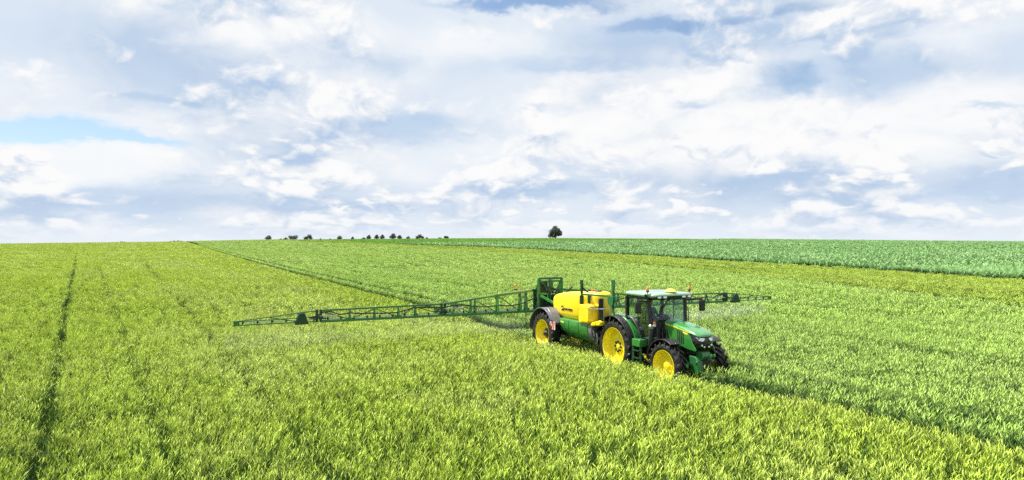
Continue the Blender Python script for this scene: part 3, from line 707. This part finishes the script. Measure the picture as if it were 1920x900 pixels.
# ------------------------------------------------------------------ driver
def make_person():
    root = empty('person', (4.35, 24.13, 0), HEAD)
    P = {'pelvis': (.74, 0, 1.80, .135, .16), 'belly': (.72, 0, 1.98, .12, .155), 'chest': (.71, 0, 2.18, .12, .17), 'neckb': (.715, 0, 2.32, .06, .07), 'neck': (.735, 0, 2.39, .05, .052), 'jaw': (.765, 0, 2.45, .07, .065), 'head': (.765, 0, 2.53, .098, .08), 'top': (.75, 0, 2.61, .075, .062)}
    E_ = [('pelvis', 'belly'), ('belly', 'chest'), ('chest', 'neckb'), ('neckb', 'neck'), ('neck', 'jaw'), ('jaw', 'head'), ('head', 'top')]
    for s, n in ((-1, 'r'), (1, 'l')):
        P.update({n+'sh': (.72, s*.19, 2.26, .065, .065), n+'el': (.86, s*.27, 2.02, .045, .045), n+'wr': (1.10, s*.18, 2.07, .030, .030), n+'palm': (1.17, s*.165, 2.09, .030, .036),
                  n+'hip': (.80, s*.10, 1.78, .095, .095), n+'kn': (1.20, s*.14, 1.80, .062, .062), n+'an': (1.26, s*.14, 1.42, .042, .042), n+'toe': (1.42, s*.15, 1.36, .038, .038)})
        E_ += [('chest', n+'sh'), (n+'sh', n+'el'), (n+'el', n+'wr'), (n+'wr', n+'palm'), ('pelvis', n+'hip'), (n+'hip', n+'kn'), (n+'kn', n+'an'), (n+'an', n+'toe')]
        for j in range(4):
            a, b = n+'f%d' % j, n+'g%d' % j
            y = s*(.165+.022*(j-1.5)); ln = (.9, 1., .97, .8)[j]
            P[a] = (1.205, y, 2.112, .0095, .0095); P[b] = (1.205+.035*ln, y, 2.085, .0085, .0085)
            E_ += [(n+'palm', a), (a, b)]
        P[n+'t0'] = (1.185, s*.125, 2.095, .011, .011); P[n+'t1'] = (1.205, s*.105, 2.075, .0095, .0095); E_ += [(n+'palm', n+'t0'), (n+'t0', n+'t1')]
    P['nose'] = (.868, 0, 2.515, .014, .016); E_.append(('head', 'nose'))
    names = list(P); me = bpy.data.meshes.new('person_skeleton')
    me.from_pydata([P[n][:3] for n in names], [(names.index(a), names.index(b)) for a, b in E_], [])
    tmp = bpy.data.objects.new('person_skeleton', me); COL.objects.link(tmp)
    sk = tmp.modifiers.new('skin', 'SKIN'); sb = tmp.modifiers.new('sub', 'SUBSURF'); sb.levels = sb.render_levels = 2
    for i, n in enumerate(names):
        d = me.skin_vertices[0].data[i]; d.radius = P[n][3:5]; d.use_root = n == 'pelvis'
    bpy.context.view_layer.update()
    body = bpy.data.meshes.new_from_object(tmp.evaluated_get(bpy.context.evaluated_depsgraph_get()))
    bpy.data.objects.remove(tmp); body.materials.clear()
    for q in ('shirt', 'skin', 'seat'): body.materials.append(M[q])
    for p in body.polygons:
        c = p.center; p.use_smooth = True
        p.material_index = 1 if c.z > 2.36 or (c.x > 1.02 and c.z > 1.95) else (2 if c.z < 1.86 and (c.x > .8 or c.z < 1.8) else 0)
    o = bpy.data.objects.new('body', body); COL.objects.link(o); o.parent = root
    h = MB(); rings = []
    for z, rx, ry, cx in ((2.50, .085, .086, .735), (2.55, .10, .09, .745), (2.60, .092, .083, .75), (2.64, .06, .056, .75), (2.655, .02, .02, .75)):
        rings.append([(cx+rx*math.cos(t)*(1 if math.cos(t) < 0 or z > 2.57 else .55), ry*math.sin(t), z) for t in (2*PI*i/16 for i in range(16))])
    h.grid(rings); h.build('hair', 'hair', root)
    for s in (-1, 1):
        q = MB(); q.lathe([(.001, -.012), (.016, -.006), (.02, .004), (.012, .012), (.001, .014)], 10, c=(.755, s*.084, 2.515)); q.build('ear', 'skin', root)
        q = MB(); q.lathe([(.001, -.01), (.009, -.004), (.009, .004), (.001, .01)], 8, 'x', c=(.85, s*.034, 2.54)); q.build('eye', 'hair', root)
    q = MB(); q.box((.846, 0, 2.462), (.012, .045, .01)); q.build('mouth', 'red', root)
    tag(root, 'driver in dark blue clothing seated behind the tractor steering wheel', 'person')
make_person()

# ------------------------------------------------------------------ trailed sprayer (origin under its axle)
SP = empty('trailed_sprayer', (2.08, 28.0, 0), HEAD)
tag(SP, 'trailed crop sprayer with yellow tank and long green booms unfolded over the crop', 'crop sprayer')
for s in (-1, 1): make_wheel(SP, (0, s*.79, .88), .89, .42, .56, s, 'trailer', 20)
m = MB()
for s in (-1, 1): m.bar((-1.1, s*.38, .98), (3.0, s*.38, .98), .10, .2); m.bar((3.0, s*.38, .95), (3.75, s*.06, .72), .10, .16)
m.bar((3.6, 0, .72), (4.0, 0, .68), .2, .12); m.lathe([(.09, -.8), (.09, .8)], 12, c=(0, 0, .88), caps=True)
for x in (-.9, .5, 1.6, 2.7): m.bar((x, -.38, 1.0), (x, .38, 1.0), .1)
for s in (-1, 1): m.bar((0, s*.5, .88), (0, s*.5, 1.5), .12); m.box((.9, s*.5, 1.38), (1.3, .1, .18))
m.build('frame', 'dark', SP, .01)
# main tank
m = MB(); rings = []
def sup(w, zb, zt, n=28, e=.42):
    out = []
    for i in range(n):
        t = 2*PI*i/n; c, s = math.cos(t), math.sin(t)
        out.append((w*math.copysign(abs(c)**e, c), (zb+zt)/2+(zt-zb)/2*math.copysign(abs(s)**(e*1.2), s)))
    return out
for x, w, zb, zt in ((-.06, .22, 2.02, 2.28), (-.02, .38, 1.93, 2.36), (.07, .50, 1.80, 2.42), (.28, .575, 1.67, 2.48), (.62, .60, 1.555, 2.54), (1.0, .61, 1.53, 2.59), (1.8, .61, 1.53, 2.655), (2.36, .605, 1.55, 2.69), (2.46, .56, 1.56, 2.70), (2.54, .47, 1.57, 2.70), (2.76, .45, 1.60, 2.71), (2.95, .38, 1.66, 2.70), (3.08, .27, 1.78, 2.66), (3.14, .14, 1.95, 2.56)):
    rings.append([(x, y, z) for y, z in sup(w, zb, zt)])
m.grid(rings); m.build('main_tank', 'tank', SP, sharp=55)
m = MB(); m.prism([(2.50, 1.58), (2.50, 2.18), (2.58, 2.25), (3.16, 2.28), (3.26, 2.22), (3.26, 1.68), (3.14, 1.60)], -.80, -.30); m.build('locker', 'tank', SP, .035, seg=3)
m = MB(); m.prism([(2.72, 1.64), (2.72, 2.18), (3.12, 2.20), (3.21, 2.16), (3.21, 1.72), (3.12, 1.65)], -.818, -.79); m.build('locker_door', 'tank', SP, .02)
m = MB(); m.prism([(3.22, 1.64), (3.22, 1.52), (3.84, 1.60), (3.92, 1.74), (3.80, 1.78)], -.75, -.45); m.build('mixing_hopper', 'tank', SP, .03)
m = MB(); m.box((2.68, -.455, 2.45), (.16, .05, .34)); m.build('tank_gauge', 'green_dark', SP, .01)
for x, r, mat in ((2.05, .15, 'dark'), (2.40, .10, 'red'), (2.74, .14, 'dark')):
    q = MB(); q.lathe([(r, 0), (r, .06), (r*.8, .09), (.001, .095)], 18, 'z', c=(x, -.1, 2.645+.02*(x-2))); q.build('tank_lid', mat, SP)
q = MB(); q.lathe([(.05, 0), (.05, -.03), (.001, -.035)], 12, c=(2.42, -.60, 1.70)); q.build('drain_cap', 'red', SP)
text_mesh('JOHN DEERE', .115, 'tank_lettering', 'dark', SP, (1.10, -.618, 1.91), (R(90), 0, 0))
q = MB(); q.grid([[(.985+a, y, 1.97+b) for a, b in rrect(.17, .19, .04, 3)] for y in (-.606, -.616)]); bd = q.build('emblem', 'dark', SP)
q = MB(); q.prism([(.90, 1.93), (.93, 1.96), (.93, 2.0), (.97, 1.985), (1.01, 2.0), (1.03, 2.03), (1.06, 2.035), (1.04, 2.01), (1.05, 1.985), (1.07, 1.96), (1.04, 1.965), (1.02, 1.96), (.97, 1.955), (.94, 1.93), (.92, 1.90)], -.619, -.616); q.build('leaping_stag', 'tank', bd)
# lower green clean-water tank in three bays with an end cover
bays = [(.98, 1.66, [(0, 1.0)]), (1.68, 2.36, None), (2.38, 3.02, None)]
def bay(x0, x1, zl, zr, name, mat, y=-.74, cut=0.):
    q = MB(); rings = []
    for t in (0, .5, 1):
        x = x0+(x1-x0)*t; zb = zl+(zr-zl)*t
        rings.append([(x-(.0), y+.12+.0, 1.60), (x, y+.02, 1.585), (x, y, 1.53), (x+cut*.3*(1-t), y, 1.32), (x+cut*.7*(1-t), y+.05, zb+.12), (x+cut*(1-t), y+.14, zb), (x+cut*(1-t), y+.45, zb-.02), (x, y+.45, 1.60)])
    q.grid(rings); return q.build(name, mat, SP, .014, sharp=40)
for s in (1, -1):
    n0 = len(SP.children)
    a = [bay(.95, 1.66, 1.02, .97, 'lower_tank_panel', 'green', cut=.42), bay(1.69, 2.37, .97, .94, 'lower_tank_panel', 'green'), bay(2.40, 3.0, .94, .93, 'lower_tank_panel', 'green'), bay(3.03, 3.26, .93, .98, 'end_cover', 'grey', y=-.73)]
    if s < 0:
        for o in a:
            o.scale.y = -1
q = MB(); q.prism([(1.08, 1.50), (1.32, 1.48), (1.32, 1.43), (1.08, 1.45)], -.745, -.738); q.build('panel_badge', 'yellow_pale', SP)
# pump, hoses and valves between tank and tractor
m = MB(); m.box((3.42, -.30, 1.25), (.22, .5, .5)); m.box((3.40, -.55, 1.0), (.12, .14, .22))
for i in range(6):
    m.tube([(3.36+.03*i, -.62+.05*i, 1.55), (3.44+.05*i, -.66+.06*i, 1.2-.05*i), (3.6+.03*i, -.45+.07*i, .95-.03*i), (3.9, -.2+.05*i, .9)], .022, 6)
m.build('pump_and_hoses', 'dark', SP)
m = MB(); m.tube([(3.34, -.72, 1.35), (3.46, -.76, 1.38), (3.5, -.74, 1.2), (3.40, -.72, 1.05)], .018, 6); m.tube([(3.52, -.66, 1.3), (3.6, -.68, 1.1), (3.55, -.66, .9)], .016, 6); m.build('valve_handle', 'steel', SP)
m = MB(); m.tube([(3.62, -.62, .9), (3.62, -.62, .45)], .035, 8); m.box((3.62, -.62, .45), (.2, .14, .03)); m.build('parking_stand', 'dark', SP)
# platform railings
m = MB(); m.tube([(3.05, -.80, 2.16), (3.5, -.84, 2.16), (3.98, -.66, 2.20), (3.98, -.4, 2.2)], .014, 6); m.tube([(3.98, -.66, 1.70), (3.98, -.66, 2.55)], .016, 6); m.tube([(4.16, -.52, 1.85), (4.16, -.52, 2.5)], .014, 6); m.tube([(3.48, -.83, 1.66), (3.50, -.84, 2.62)], .012, 6); m.build('handrail', 'steel', SP)
m = MB(); m.box((3.40, -.40, 2.08), (.09, .20, .86)); m.build('filter_panel', 'dark', SP, .02)
# transport rests
for s in (-1,):
    m = MB(); m.bar((2.56, s*.70, 2.20), (2.60, s*.72, 3.00), .07, .09); m.box((2.575, s*.71, 2.42), (.11, .12, .3)); 
    for d in (-.06, .06): m.bar((2.60+d, s*.72, 2.88), (2.60+d, s*.72, 3.14), .04, .06)
    m.bar((2.52, s*.72, 2.90), (2.68, s*.72, 2.90), .05)
    m.bar((2.62, s*.70, 2.86), (2.84, s*.60, 2.70), .05); m.bar((2.56, s*.70, 2.36), (2.25, s*.64, 2.02), .025); m.build('boom_rest', 'green_dark', SP, .006)
    m = MB(); m.bar((2.60, s*.72, 2.62), (4.38, s*.58, 2.66), .07, .06); m.bar((4.38, s*.58, 2.66), (4.70, s*.52, 2.66), .05); m.build('rest_rail', 'green_frame', SP)
    m = MB(); m.bar((4.40, s*.58, 2.10), (4.44, s*.58, 3.06), .07, .09); m.prism([(4.16, 2.66), (4.52, 2.66), (4.50, 2.40), (4.42, 2.30), (4.30, 2.32), (4.18, 2.46)], s*.56, s*.64)
    for d in (-.055, .055): m.bar((4.44+d, s*.58, 2.95), (4.44+d, s*.58, 3.24), .04, .08)
    m.bar((4.37, s*.58, 2.97), (4.51, s*.58, 2.97), .05)
    m.bar((3.92, s*.45, 2.56), (4.16, s*.58, 2.40), .05); m.bar((4.42, s*.58, 2.32), (4.50, s*.58, 1.98), .05); m.build('boom_rest', 'green_frame', SP, .006)
# wheel fenders and warning boards
for s in (-1, 1):
    y0, y1 = sorted((s*1.04, s*.55)); f = arc_shell(1.03, 1.06, y0, y1, 38, 172, 24); f.lathe([(.93, s*.58), (1.04, s*.58)], 24, a0=R(38), a1=R(172))
    ff = f.build('wheel_fender', 'fender_grey', SP, .006); ff.location.z = .86
    m = MB(); m.prism([(.05, 1.93), (.45, 1.92), (.70, 1.74), (.98, 1.40), (.90, 1.30), (.62, 1.50)], s*.98, s*.58); m.build('fender_extension', 'fender_grey', SP, .03)
    m = MB(); m.box((.84, s*.97, 1.29), (.42, .02, .30)); bd = m.build('warning_board', 'white', SP)
    for i in range(3):
        q = MB(); x = .65+i*.125; q.prism([(x, 1.15), (x+.07, 1.15), (x+.135, 1.43), (x+.065, 1.43)], s*.981, s*.986); q.build('red_stripe', 'red', bd)
    q = MB(); q.bar((.82, s*.95, 1.15), (.75, s*.55, 1.1), .03); q.build('board_bracket', 'dark', SP)
# tower at the rear
m = MB(); X0 = -1.12
for s in (-1, 1): m.bar((X0, s*.54, .85), (X0, s*.54, 3.02), .09, .11); m.bar((X0-.28, s*.50, 1.3), (X0-.28, s*.50, 2.6), .08, .1); m.bar((X0, s*.54, 3.0), (X0-.24, s*.50, 2.6), .06)
for z, h in ((3.0, .09), (2.88, .07), (2.40, .07), (1.70, .1), (1.15, .12)): m.bar((X0, -.55, z), (X0, .55, z), .07, h)
m.bar((X0, -.5, 2.95), (X0, -.05, 2.42), .06); m.bar((X0, .0, 2.95), (X0, -.08, 2.0), .1, .16); m.bar((X0, .1, 2.84), (X0, .1, 2.42), .05); m.bar((X0, .44, 2.84), (X0, .44, 2.42), .05); m.bar((X0-.02, -.5, 1.2), (X0-.02, .5, 1.68), .05)
m.build('tower', 'green_frame', SP, .008)
m = MB(); m.prism([(-.50, 2.40), (-.10, 2.40), (-.10, 2.84), (-.5, 2.84)], X0-.05, X0-.03, 'yz'); m.prism([(-.46, 1.76), (.34, 1.74), (.34, 2.30), (-.46, 2.34)], X0-.22, X0-.18, 'yz'); m.box((X0-.15, .1, 1.5), (.2, .7, .35)); m.build('tower_plate', 'green_dark', SP, .01)
m = MB()
for i in range(5): m.tube([(X0+.05, -.35+.16*i, 2.75-.05*i), (X0+.28, -.30+.14*i, 2.5), (X0+.12, -.25+.14*i, 2.1), (X0-.05, -.3+.16*i, 1.85)], .024, 6)
m.tube([(X0, .6, 2.25), (X0+.1, .9, 2.55), (X0+.05, 1.05, 2.62)], .03, 6); m.build('hydraulic_hose', 'black', SP)
for s in (-1, 1):
    m = MB(); m.bar((X0, s*.50, 2.32), (.28, s*.46, 2.02), .06, .09); m.bar((X0, s*.5, 1.3), (-.2, s*.46, 1.12), .08, .1); m.build('lift_arm', 'green', SP)
# booms
XB = -1.42
def make_boom(s):
    root = empty('boom', (XB, 0, 0), 0 if s > 0 else 0, SP)
    Y = lambda y: s*y
    root.scale = (1, 1.012 if s > 0 else .975, 1)
    topz = lambda y: np.interp(y, [.6, 2.36, 4.75, 9.66, 10.45, 12.6], [2.50, 2.34, 2.08, 2.03, 1.97, 1.765])
    def sub(mb, nm, mat='green_frame', bev=0.): return mb.build(nm, mat, root, bev)
    q = MB(); q.bar((0, Y(.6), 2.50), (0, Y(2.36), 2.34), .09, .10); q.bar((0, Y(2.36), 2.34), (0, Y(4.75), 2.08), .06, .065); sub(q, 'top_chord', 'green')
    q = MB(); q.bar((0, Y(4.78), 2.08), (0, Y(9.62), 2.03), .055, .06); sub(q, 'top_chord')
    q = MB(); q.bar((0, Y(9.7), 2.03), (0, Y(10.45), 1.97), .035, .04); q.bar((0, Y(10.45), 1.97), (0, Y(12.6), 1.765), .03, .03); sub(q, 'top_chord')
    for y0, y1, w in ((.6, 4.72, .085), (4.78, 9.6, .07), (9.72, 12.62, .04)):
        q = MB()
        for dx_ in ((-.13, .13) if y1 < 10 else (0,)): q.bar((dx_, Y(y0), 1.64), (dx_, Y(y1), 1.64), w, w)
        if y1 < 10:
            n = int((y1-y0)/.7)
            for i in range(n): q.bar((-.13, Y(y0+(i+.1)*(y1-y0)/n), 1.64), (.13, Y(y0+(i+.9)*(y1-y0)/n), 1.64), .02)
        sub(q, 'bottom_chord')
    q = MB(); q.bar((0, Y(10.2), 1.80), (0, Y(12.6), 1.755), .03); q.bar((0, Y(12.6), 1.60), (0, Y(12.6), 1.80), .045); q.box((0, Y(12.5), 1.68), (.05, .16, .12)); sub(q, 'tip_rail')
    for y in (1.02, 1.3, 2.36, 3.37, 3.55, 4.30, 5.92, 6.61, 7.56, 8.51):
        q = MB(); w = .09 if y < 3 else .06
        q.bar((-.13, Y(y), 1.64), (0, Y(y), topz(y)), w*.8, w); q.bar((.13, Y(y), 1.64), (0, Y(y), topz(y)), w*.8, w)
        sub(q, 'post', 'green' if y in (2.36, 4.30) else 'green_frame')
    q = MB(); q.box((0, Y(2.36), 2.30), (.12, .22, .2)); sub(q, 'gusset_plate', 'green', .02)
    for y in (4.75, 9.66):
        q = MB()
        for d in (-.07, .07): q.box((0, Y(y+d), (1.66+topz(y))/2), (.12, .08, topz(y)-1.58))
        q.tube([(-.1, Y(y-.3), 1.72), (-.12, Y(y+.35), 1.80)], .03, 6); q.box((0, Y(y), 1.8), (.16, .3, .07)); sub(q, 'hinge', 'green_dark', .01)
    q = MB(); q.tube([(0.05, Y(9.62), 1.83), (.05, Y(9.0), 1.82)], .025, 8); q.tube([(.05, Y(4.7), 1.9), (.05, Y(3.9), 1.9)], .025, 8); sub(q, 'fold_cylinder', 'steel')
    for a, b in (((1.35, 1.68), (2.3, 2.3)), ((2.42, 1.68), (3.3, 2.15)), ((3.6, 1.68), (4.25, 2.02)), ((4.9, 1.7), (5.9, 2.02)), ((5.96, 2.03), (6.55, 1.68)), ((6.65, 1.68), (7.5, 2.0)), ((7.6, 2.0), (8.45, 1.68)), ((8.55, 1.68), (9.5, 1.98)), ((9.75, 1.7), (10.4, 1.92)), ((10.5, 1.68), (11.4, 1.86))):
        q = MB(); q.bar((0, Y(a[0]), a[1]), (0, Y(b[0]), b[1]), .036); sub(q, 'brace')
    # breakaway shield
    q = MB(); rings = [[(x, Y(10.28+y), z) for y, z in ((-.25, 1.56), (.25, 1.56), (.22, 1.66), (.10, 1.97), (-.10, 1.97), (-.22, 1.66))] for x in (-.10, .10)]; q.grid(rings); sub(q, 'end_shield', 'green_dark', .015)
    # supply hose hangs in waves along the boom
    pts = [(.06, .45, 2.2), (.06, .8, 2.12), (.06, 1.2, 1.98), (.06, 1.7, 1.90), (.06, 2.36, 1.93), (.06, 3.0, 1.90), (.06, 3.5, 1.95), (.06, 3.95, 2.03), (.06, 4.4, 2.0), (.06, 4.75, 1.95), (.06, 5.4, 1.97), (.06, 5.75, 2.0), (.06, 6.1, 1.97), (.06, 6.6, 1.84), (.06, 7.3, 1.83), (.06, 7.7, 1.86), (.06, 8.1, 1.86), (.06, 8.5, 1.90), (.06, 8.9, 1.86), (.06, 9.2, 1.98), (.06, 9.5, 1.98), (.06, 9.7, 1.86), (.06, 10.0, 1.78)]
    q = MB(); q.tube([(x, Y(y), z) for x, y, z in pts], .026, 6); sub(q, 'supply_hose', 'black')
    q = MB(); q.tube([(-.19, Y(.9), 1.72), (-.19, Y(12.3), 1.70)], .014, 6); sub(q, 'spray_line', 'steel')
    nz = None; y = .8
    while y < 12.5:
        if nz is None:
            q = MB(); q.box((0, 0, .05), (.05, .05, .06)); q.lathe([(.03, .02), (.022, -.03), (.012, -.07)], 8, 'z', caps=True); q.box((0, .03, .02), (.03, .05, .04)); nz = q.build('nozzle', 'black', root); o = nz
        else:
            o = nz.copy(); COL.objects.link(o)
        o.location = (-.19, Y(y), 1.68); y += .5
    return root
make_boom(1); make_boom(-1)
m = MB(); m.box((XB, -1.45, 2.55), (.07, .12, .05)); b = m.build('boom_lamp', 'black', SP)
m = MB(); m.tube([(XB, -1.50, 2.58), (XB, -1.50, 2.74), (XB, -1.45, 2.79), (XB, -1.40, 2.74), (XB, -1.40, 2.58)], .02, 6); m.build('lamp_guard', 'amber', SP)
m = MB(); m.bar((XB, -.7, 2.5), (XB, .7, 2.5), .09, .1); m.bar((XB, -.7, 1.64), (XB, .7, 1.64), .1, .12); m.box((XB, 0, 2.05), (.12, .9, .5)); m.bar((XB, -.6, 1.6), (XB, -.6, 2.5), .08); m.bar((XB, .6, 1.6), (XB, .6, 2.5), .08); m.bar((XB, -.6, 2.0), (XB+.3, -.45, 2.3), .06); m.bar((XB, .6, 2.0), (XB+.3, .45, 2.3), .06); m.build('boom_centre_frame', 'green_dark', SP, .01)

# ------------------------------------------------------------------ trees on the crest
def leaf_crown(name, lobes, n, leaf, mat, parent):
    """lobes: (x, y, z, rx, ry, rz); leaves spread through each lobe's volume, denser outside"""
    V, F, TN = [], [], []
    vol = [a[3]*a[5]+.01 for a in lobes]; tot = sum(vol)
    for lb, v_ in zip(lobes, vol):
        for i in range(int(n*v_/tot)+4):
            d = Vector((random.gauss(0, 1), random.gauss(0, 1), random.gauss(0, 1))).normalized()*(random.random()**.42)
            j = .82+.18*math.sin(d.x*7+lb[0])*math.cos(d.z*6)
            c = Vector((lb[0]+d.x*lb[3]*j, lb[1]+d.y*lb[4]*j, lb[2]+d.z*lb[5]*j))
            nrm = Vector((random.gauss(0, 1), random.gauss(0, 1), random.gauss(.5, 1))).normalized(); u = nrm.orthogonal().normalized(); w = nrm.cross(u)
            s = leaf*random.uniform(.6, 1.3); i0 = len(V); t = random.random()
            for a, b in ((-1, -.4), (.2, -1), (1, .3), (-.1, 1)): V.append(c+u*a*s+w*b*s)
            F.append((i0, i0+1, i0+2, i0+3)); TN += [t]*4
    me = bpy.data.meshes.new(name); me.from_pydata([tuple(v) for v in V], [], F)
    a = me.attributes.new('tn', 'FLOAT', 'POINT'); a.data.foreach_set('value', np.array(TN, np.float32)); me.materials.append(M[mat])
    o = bpy.data.objects.new(name, me); COL.objects.link(o); o.parent = parent; return o
def make_tree(name, x, y, w, h, lobes, label, cat, group, trunk=.16, n=500, leaf=.4, mat='leaf_far', sink=.1):
    root = empty(name, (x, y, float(terrain(x, y))-sink)); tag(root, label, cat, group)
    t = MB(); r = max(.12, w*.035); t.tube([(0, 0, 0), (.02*w, 0, h*trunk), (-.01*w, 0, h*.5), (.02*w, 0, h*.8)], [r*1.3, r, r*.7, r*.25], 7)
    for a in range(5):
        q = 2*PI*a/5+.4; t.tube([(0, 0, h*(trunk+.03*a)), (w*.14*math.cos(q), w*.14*math.sin(q), h*(.36+.04*a)), (w*.30*math.cos(q), w*.30*math.sin(q), h*(.52+.05*a))], [r*.5, r*.35, r*.12], 5)
    t.build('trunk', 'bark', root)
    leaf_crown('crown', [(a*w, b*w, c*h, d*w, d*w*.9, e*h) for a, b, c, d, e in lobes], n, leaf, mat, root)
    return root
ROUND = [(0, 0, .62, .34, .34), (-.22, .05, .45, .26, .26), (.24, -.04, .46, .25, .27), (0, -.1, .36, .34, .24), (.08, .1, .80, .22, .18)]
LOW = [(-.25, 0, .35, .25, .32), (.02, 0, .5, .26, .42), (.26, .05, .42, .24, .36)]
TWIN = [(-.24, 0, .56, .24, .40), (.22, 0, .60, .26, .38), (0, 0, .35, .40, .30), (-.05, .1, .5, .2, .3)]
def px_world(px, d): return (px-960)/1300*d, d
# the lone tree
x, y = px_world(1041, 545); S_ = 545/1300
make_tree('broadleaf_tree', x, y, 29*S_, 26.5*S_, [(0, 0, .62, .40, .30), (.0, 0, .85, .20, .15), (-.27, 0, .42, .24, .28), (.27, 0, .46, .24, .25), (-.10, -.1, .50, .34, .32), (.14, .1, .55, .34, .28), (-.32, 0, .24, .18, .16), (.36, .02, .33, .13, .12), (-.08, 0, .22, .26, .14), (.16, 0, .30, .2, .12)],
          'solitary broad crowned tree standing alone on the horizon beyond the maize', 'tree', None, .12, 4600, .30, 'leaf')
DT = 560; S_ = DT/1300
TREES = [  # px centre, width px, height px, crown shape, label
 (503, 16, 8, ROUND, 'tree', 'round dark tree standing alone at the left end of the tree row'),
 (526, 7, 2.6, LOW, 'bush', 'tiny low bush right beside the leftmost round tree'),
 (535, 10, 4.6, LOW, 'bush', 'low bush against the left side of the two-lobed tree'),
 (550, 22, 8.6, TWIN, 'tree', 'wide tree with two lobes between a low bush and a pointed tree'),
 (577, 19, 9.8, [(.15, 0, .62, .28, .36), (-.2, 0, .36, .28, .28), (.3, 0, .36, .2, .3)], 'tree', 'lopsided tree with peaked right side just left of two tiny shrubs'),
 (600.5, 4, 2.4, LOW, 'bush', 'first of two tiny lone shrubs in the gap right of the lopsided tree'),
 (618.5, 4, 2.2, LOW, 'bush', 'second of two tiny lone shrubs, just left of a small tree'),
 (636.5, 13, 6.4, ROUND, 'tree', 'small tree with a low left shoulder right of the two tiny shrubs'),
 (661, 7, 4.6, ROUND, 'bush', 'single pointed bush midway in the tree row, alone between gaps'),
 (681.5, 9, 4, LOW, 'bush', 'low bush touching the left side of a pointed tree'),
 (691, 11, 7.4, ROUND, 'tree', 'pointed tree with a low bush on its left side'),
 (706, 11, 8.0, ROUND, 'tree', 'left one of the close pair of equal round trees'),
 (716.5, 12, 8.2, ROUND, 'tree', 'right one of the close pair of equal round trees'),
 (736.5, 16, 9.8, ROUND, 'tree', 'tallest tree of the row, with a lower tree on its right'),
 (749, 12, 7.0, ROUND, 'tree', 'lower tree grown against the right side of the tallest one'),
 (765, 9, 4.6, ROUND, 'bush', 'small round bush alone between the tallest tree and a wide one'),
 (787, 18, 8.0, [(0, 0, .62, .28, .36), (-.26, 0, .40, .24, .32), (.28, 0, .40, .22, .3)], 'tree', 'wide tree with a central peak and a tiny shrub at its right'),
 (800, 5, 3.2, LOW, 'bush', 'tiny shrub at the right foot of the wide peaked tree'),
 (824, 9, 2.8, LOW, 'bush', 'flat low bush left of the last tree in the row'),
 (836, 12, 5.6, [(-.1, 0, .55, .28, .36), (.25, 0, .50, .22, .32)], 'tree', 'low flat topped tree at the right end of the tree row')]
for px, w_, h_, lb, cat, lab in TREES:
    x, y = px_world(px, DT+random.uniform(-8, 8))
    make_tree('small_tree' if cat == 'tree' else 'bush', x, y, w_*S_, h_*S_*1.12+1.0, lb, lab, cat, 'row of small trees along the horizon', .06, int(150+w_*h_*3.2), .30, sink=.15)
# thin hedge line far left
V, F, TN = [], [], []
for i in range(900):
    px = random.uniform(178, 385); x, y = px_world(px, 640); x += random.gauss(0, .5); y += random.gauss(0, 1)
    hgt = (.8+1.3*max(0, math.sin(px*.09)*math.sin(px*.031+1)))*(.6 if px < 200 else 1)
    z = float(terrain((px-960)/1300*500, 500.))+(.9 if True else 0)-.9+random.random()*hgt+ (float(CAM_H)-float(terrain((px-960)/1300*500, 500.)))*-.28*1.0
    s = .45; i0 = len(V)
    for a, b in ((-1, -.6), (1, -.7), (.8, .7), (-.7, .8)): V.append((x+a*s, y+random.uniform(-.4, .4), z+b*s))
    F.append((i0, i0+1, i0+2, i0+3)); TN += [random.random()]*4
me = bpy.data.meshes.new('hedgerow'); me.from_pydata(V, [], F); a = me.attributes.new('tn', 'FLOAT', 'POINT'); a.data.foreach_set('value', np.array(TN, np.float32)); me.materials.append(M['leaf_far'])
o = bpy.data.objects.new('hedgerow', me); COL.objects.link(o); tag(o, 'thin dark hedgerow on the far left horizon', 'hedge', None, 'stuff')

# ------------------------------------------------------------------ fine spray hanging under the booms
for nm, dn in (('spray', .10), ('spray_thin', .035)):
    m = bpy.data.materials.new(nm); m.use_nodes = True; m.node_tree.nodes.clear(); k = NT(m.node_tree)
    pv = k.n('ShaderNodeVolumePrincipled'); pv.inputs['Color'].default_value = (1, 1, 1, 1); pv.inputs['Density'].default_value = dn; pv.inputs['Anisotropy'].default_value = .1
    o_ = k.n('ShaderNodeOutputMaterial'); k.put(o_.inputs['Volume'], pv.outputs[0]); M[nm] = m
SM = Matrix.Translation((2.08, 28.0, 0)) @ Euler((0, 0, HEAD)).to_matrix().to_4x4()
for s, lab in ((-1, 'thin pale spray drifting under the boom over the yellow-green crop'), (1, 'thin pale spray drifting under the boom beyond the tractor cab')):
    b = MB(); rings = []
    for y, q in ((.9, .5), (1.6, 1.), (6, 1.), (11.6, 1.), (12.6, .5)):
        rings.append([SM @ Vector(p) for p in ((XB-.28, s*y, 1.58), (XB-.10, s*y, 1.58), (XB+.05, s*y, 1.2), (XB+.05, s*y, .70), (XB-.5-1.1*q, s*y, .70), (XB-.4-.6*q, s*y, 1.1))])
    b.grid(rings); o = b.build('spray_mist', 'spray' if s > 0 else 'spray_thin', smooth=False); tag(o, lab, 'spray', None, 'stuff')
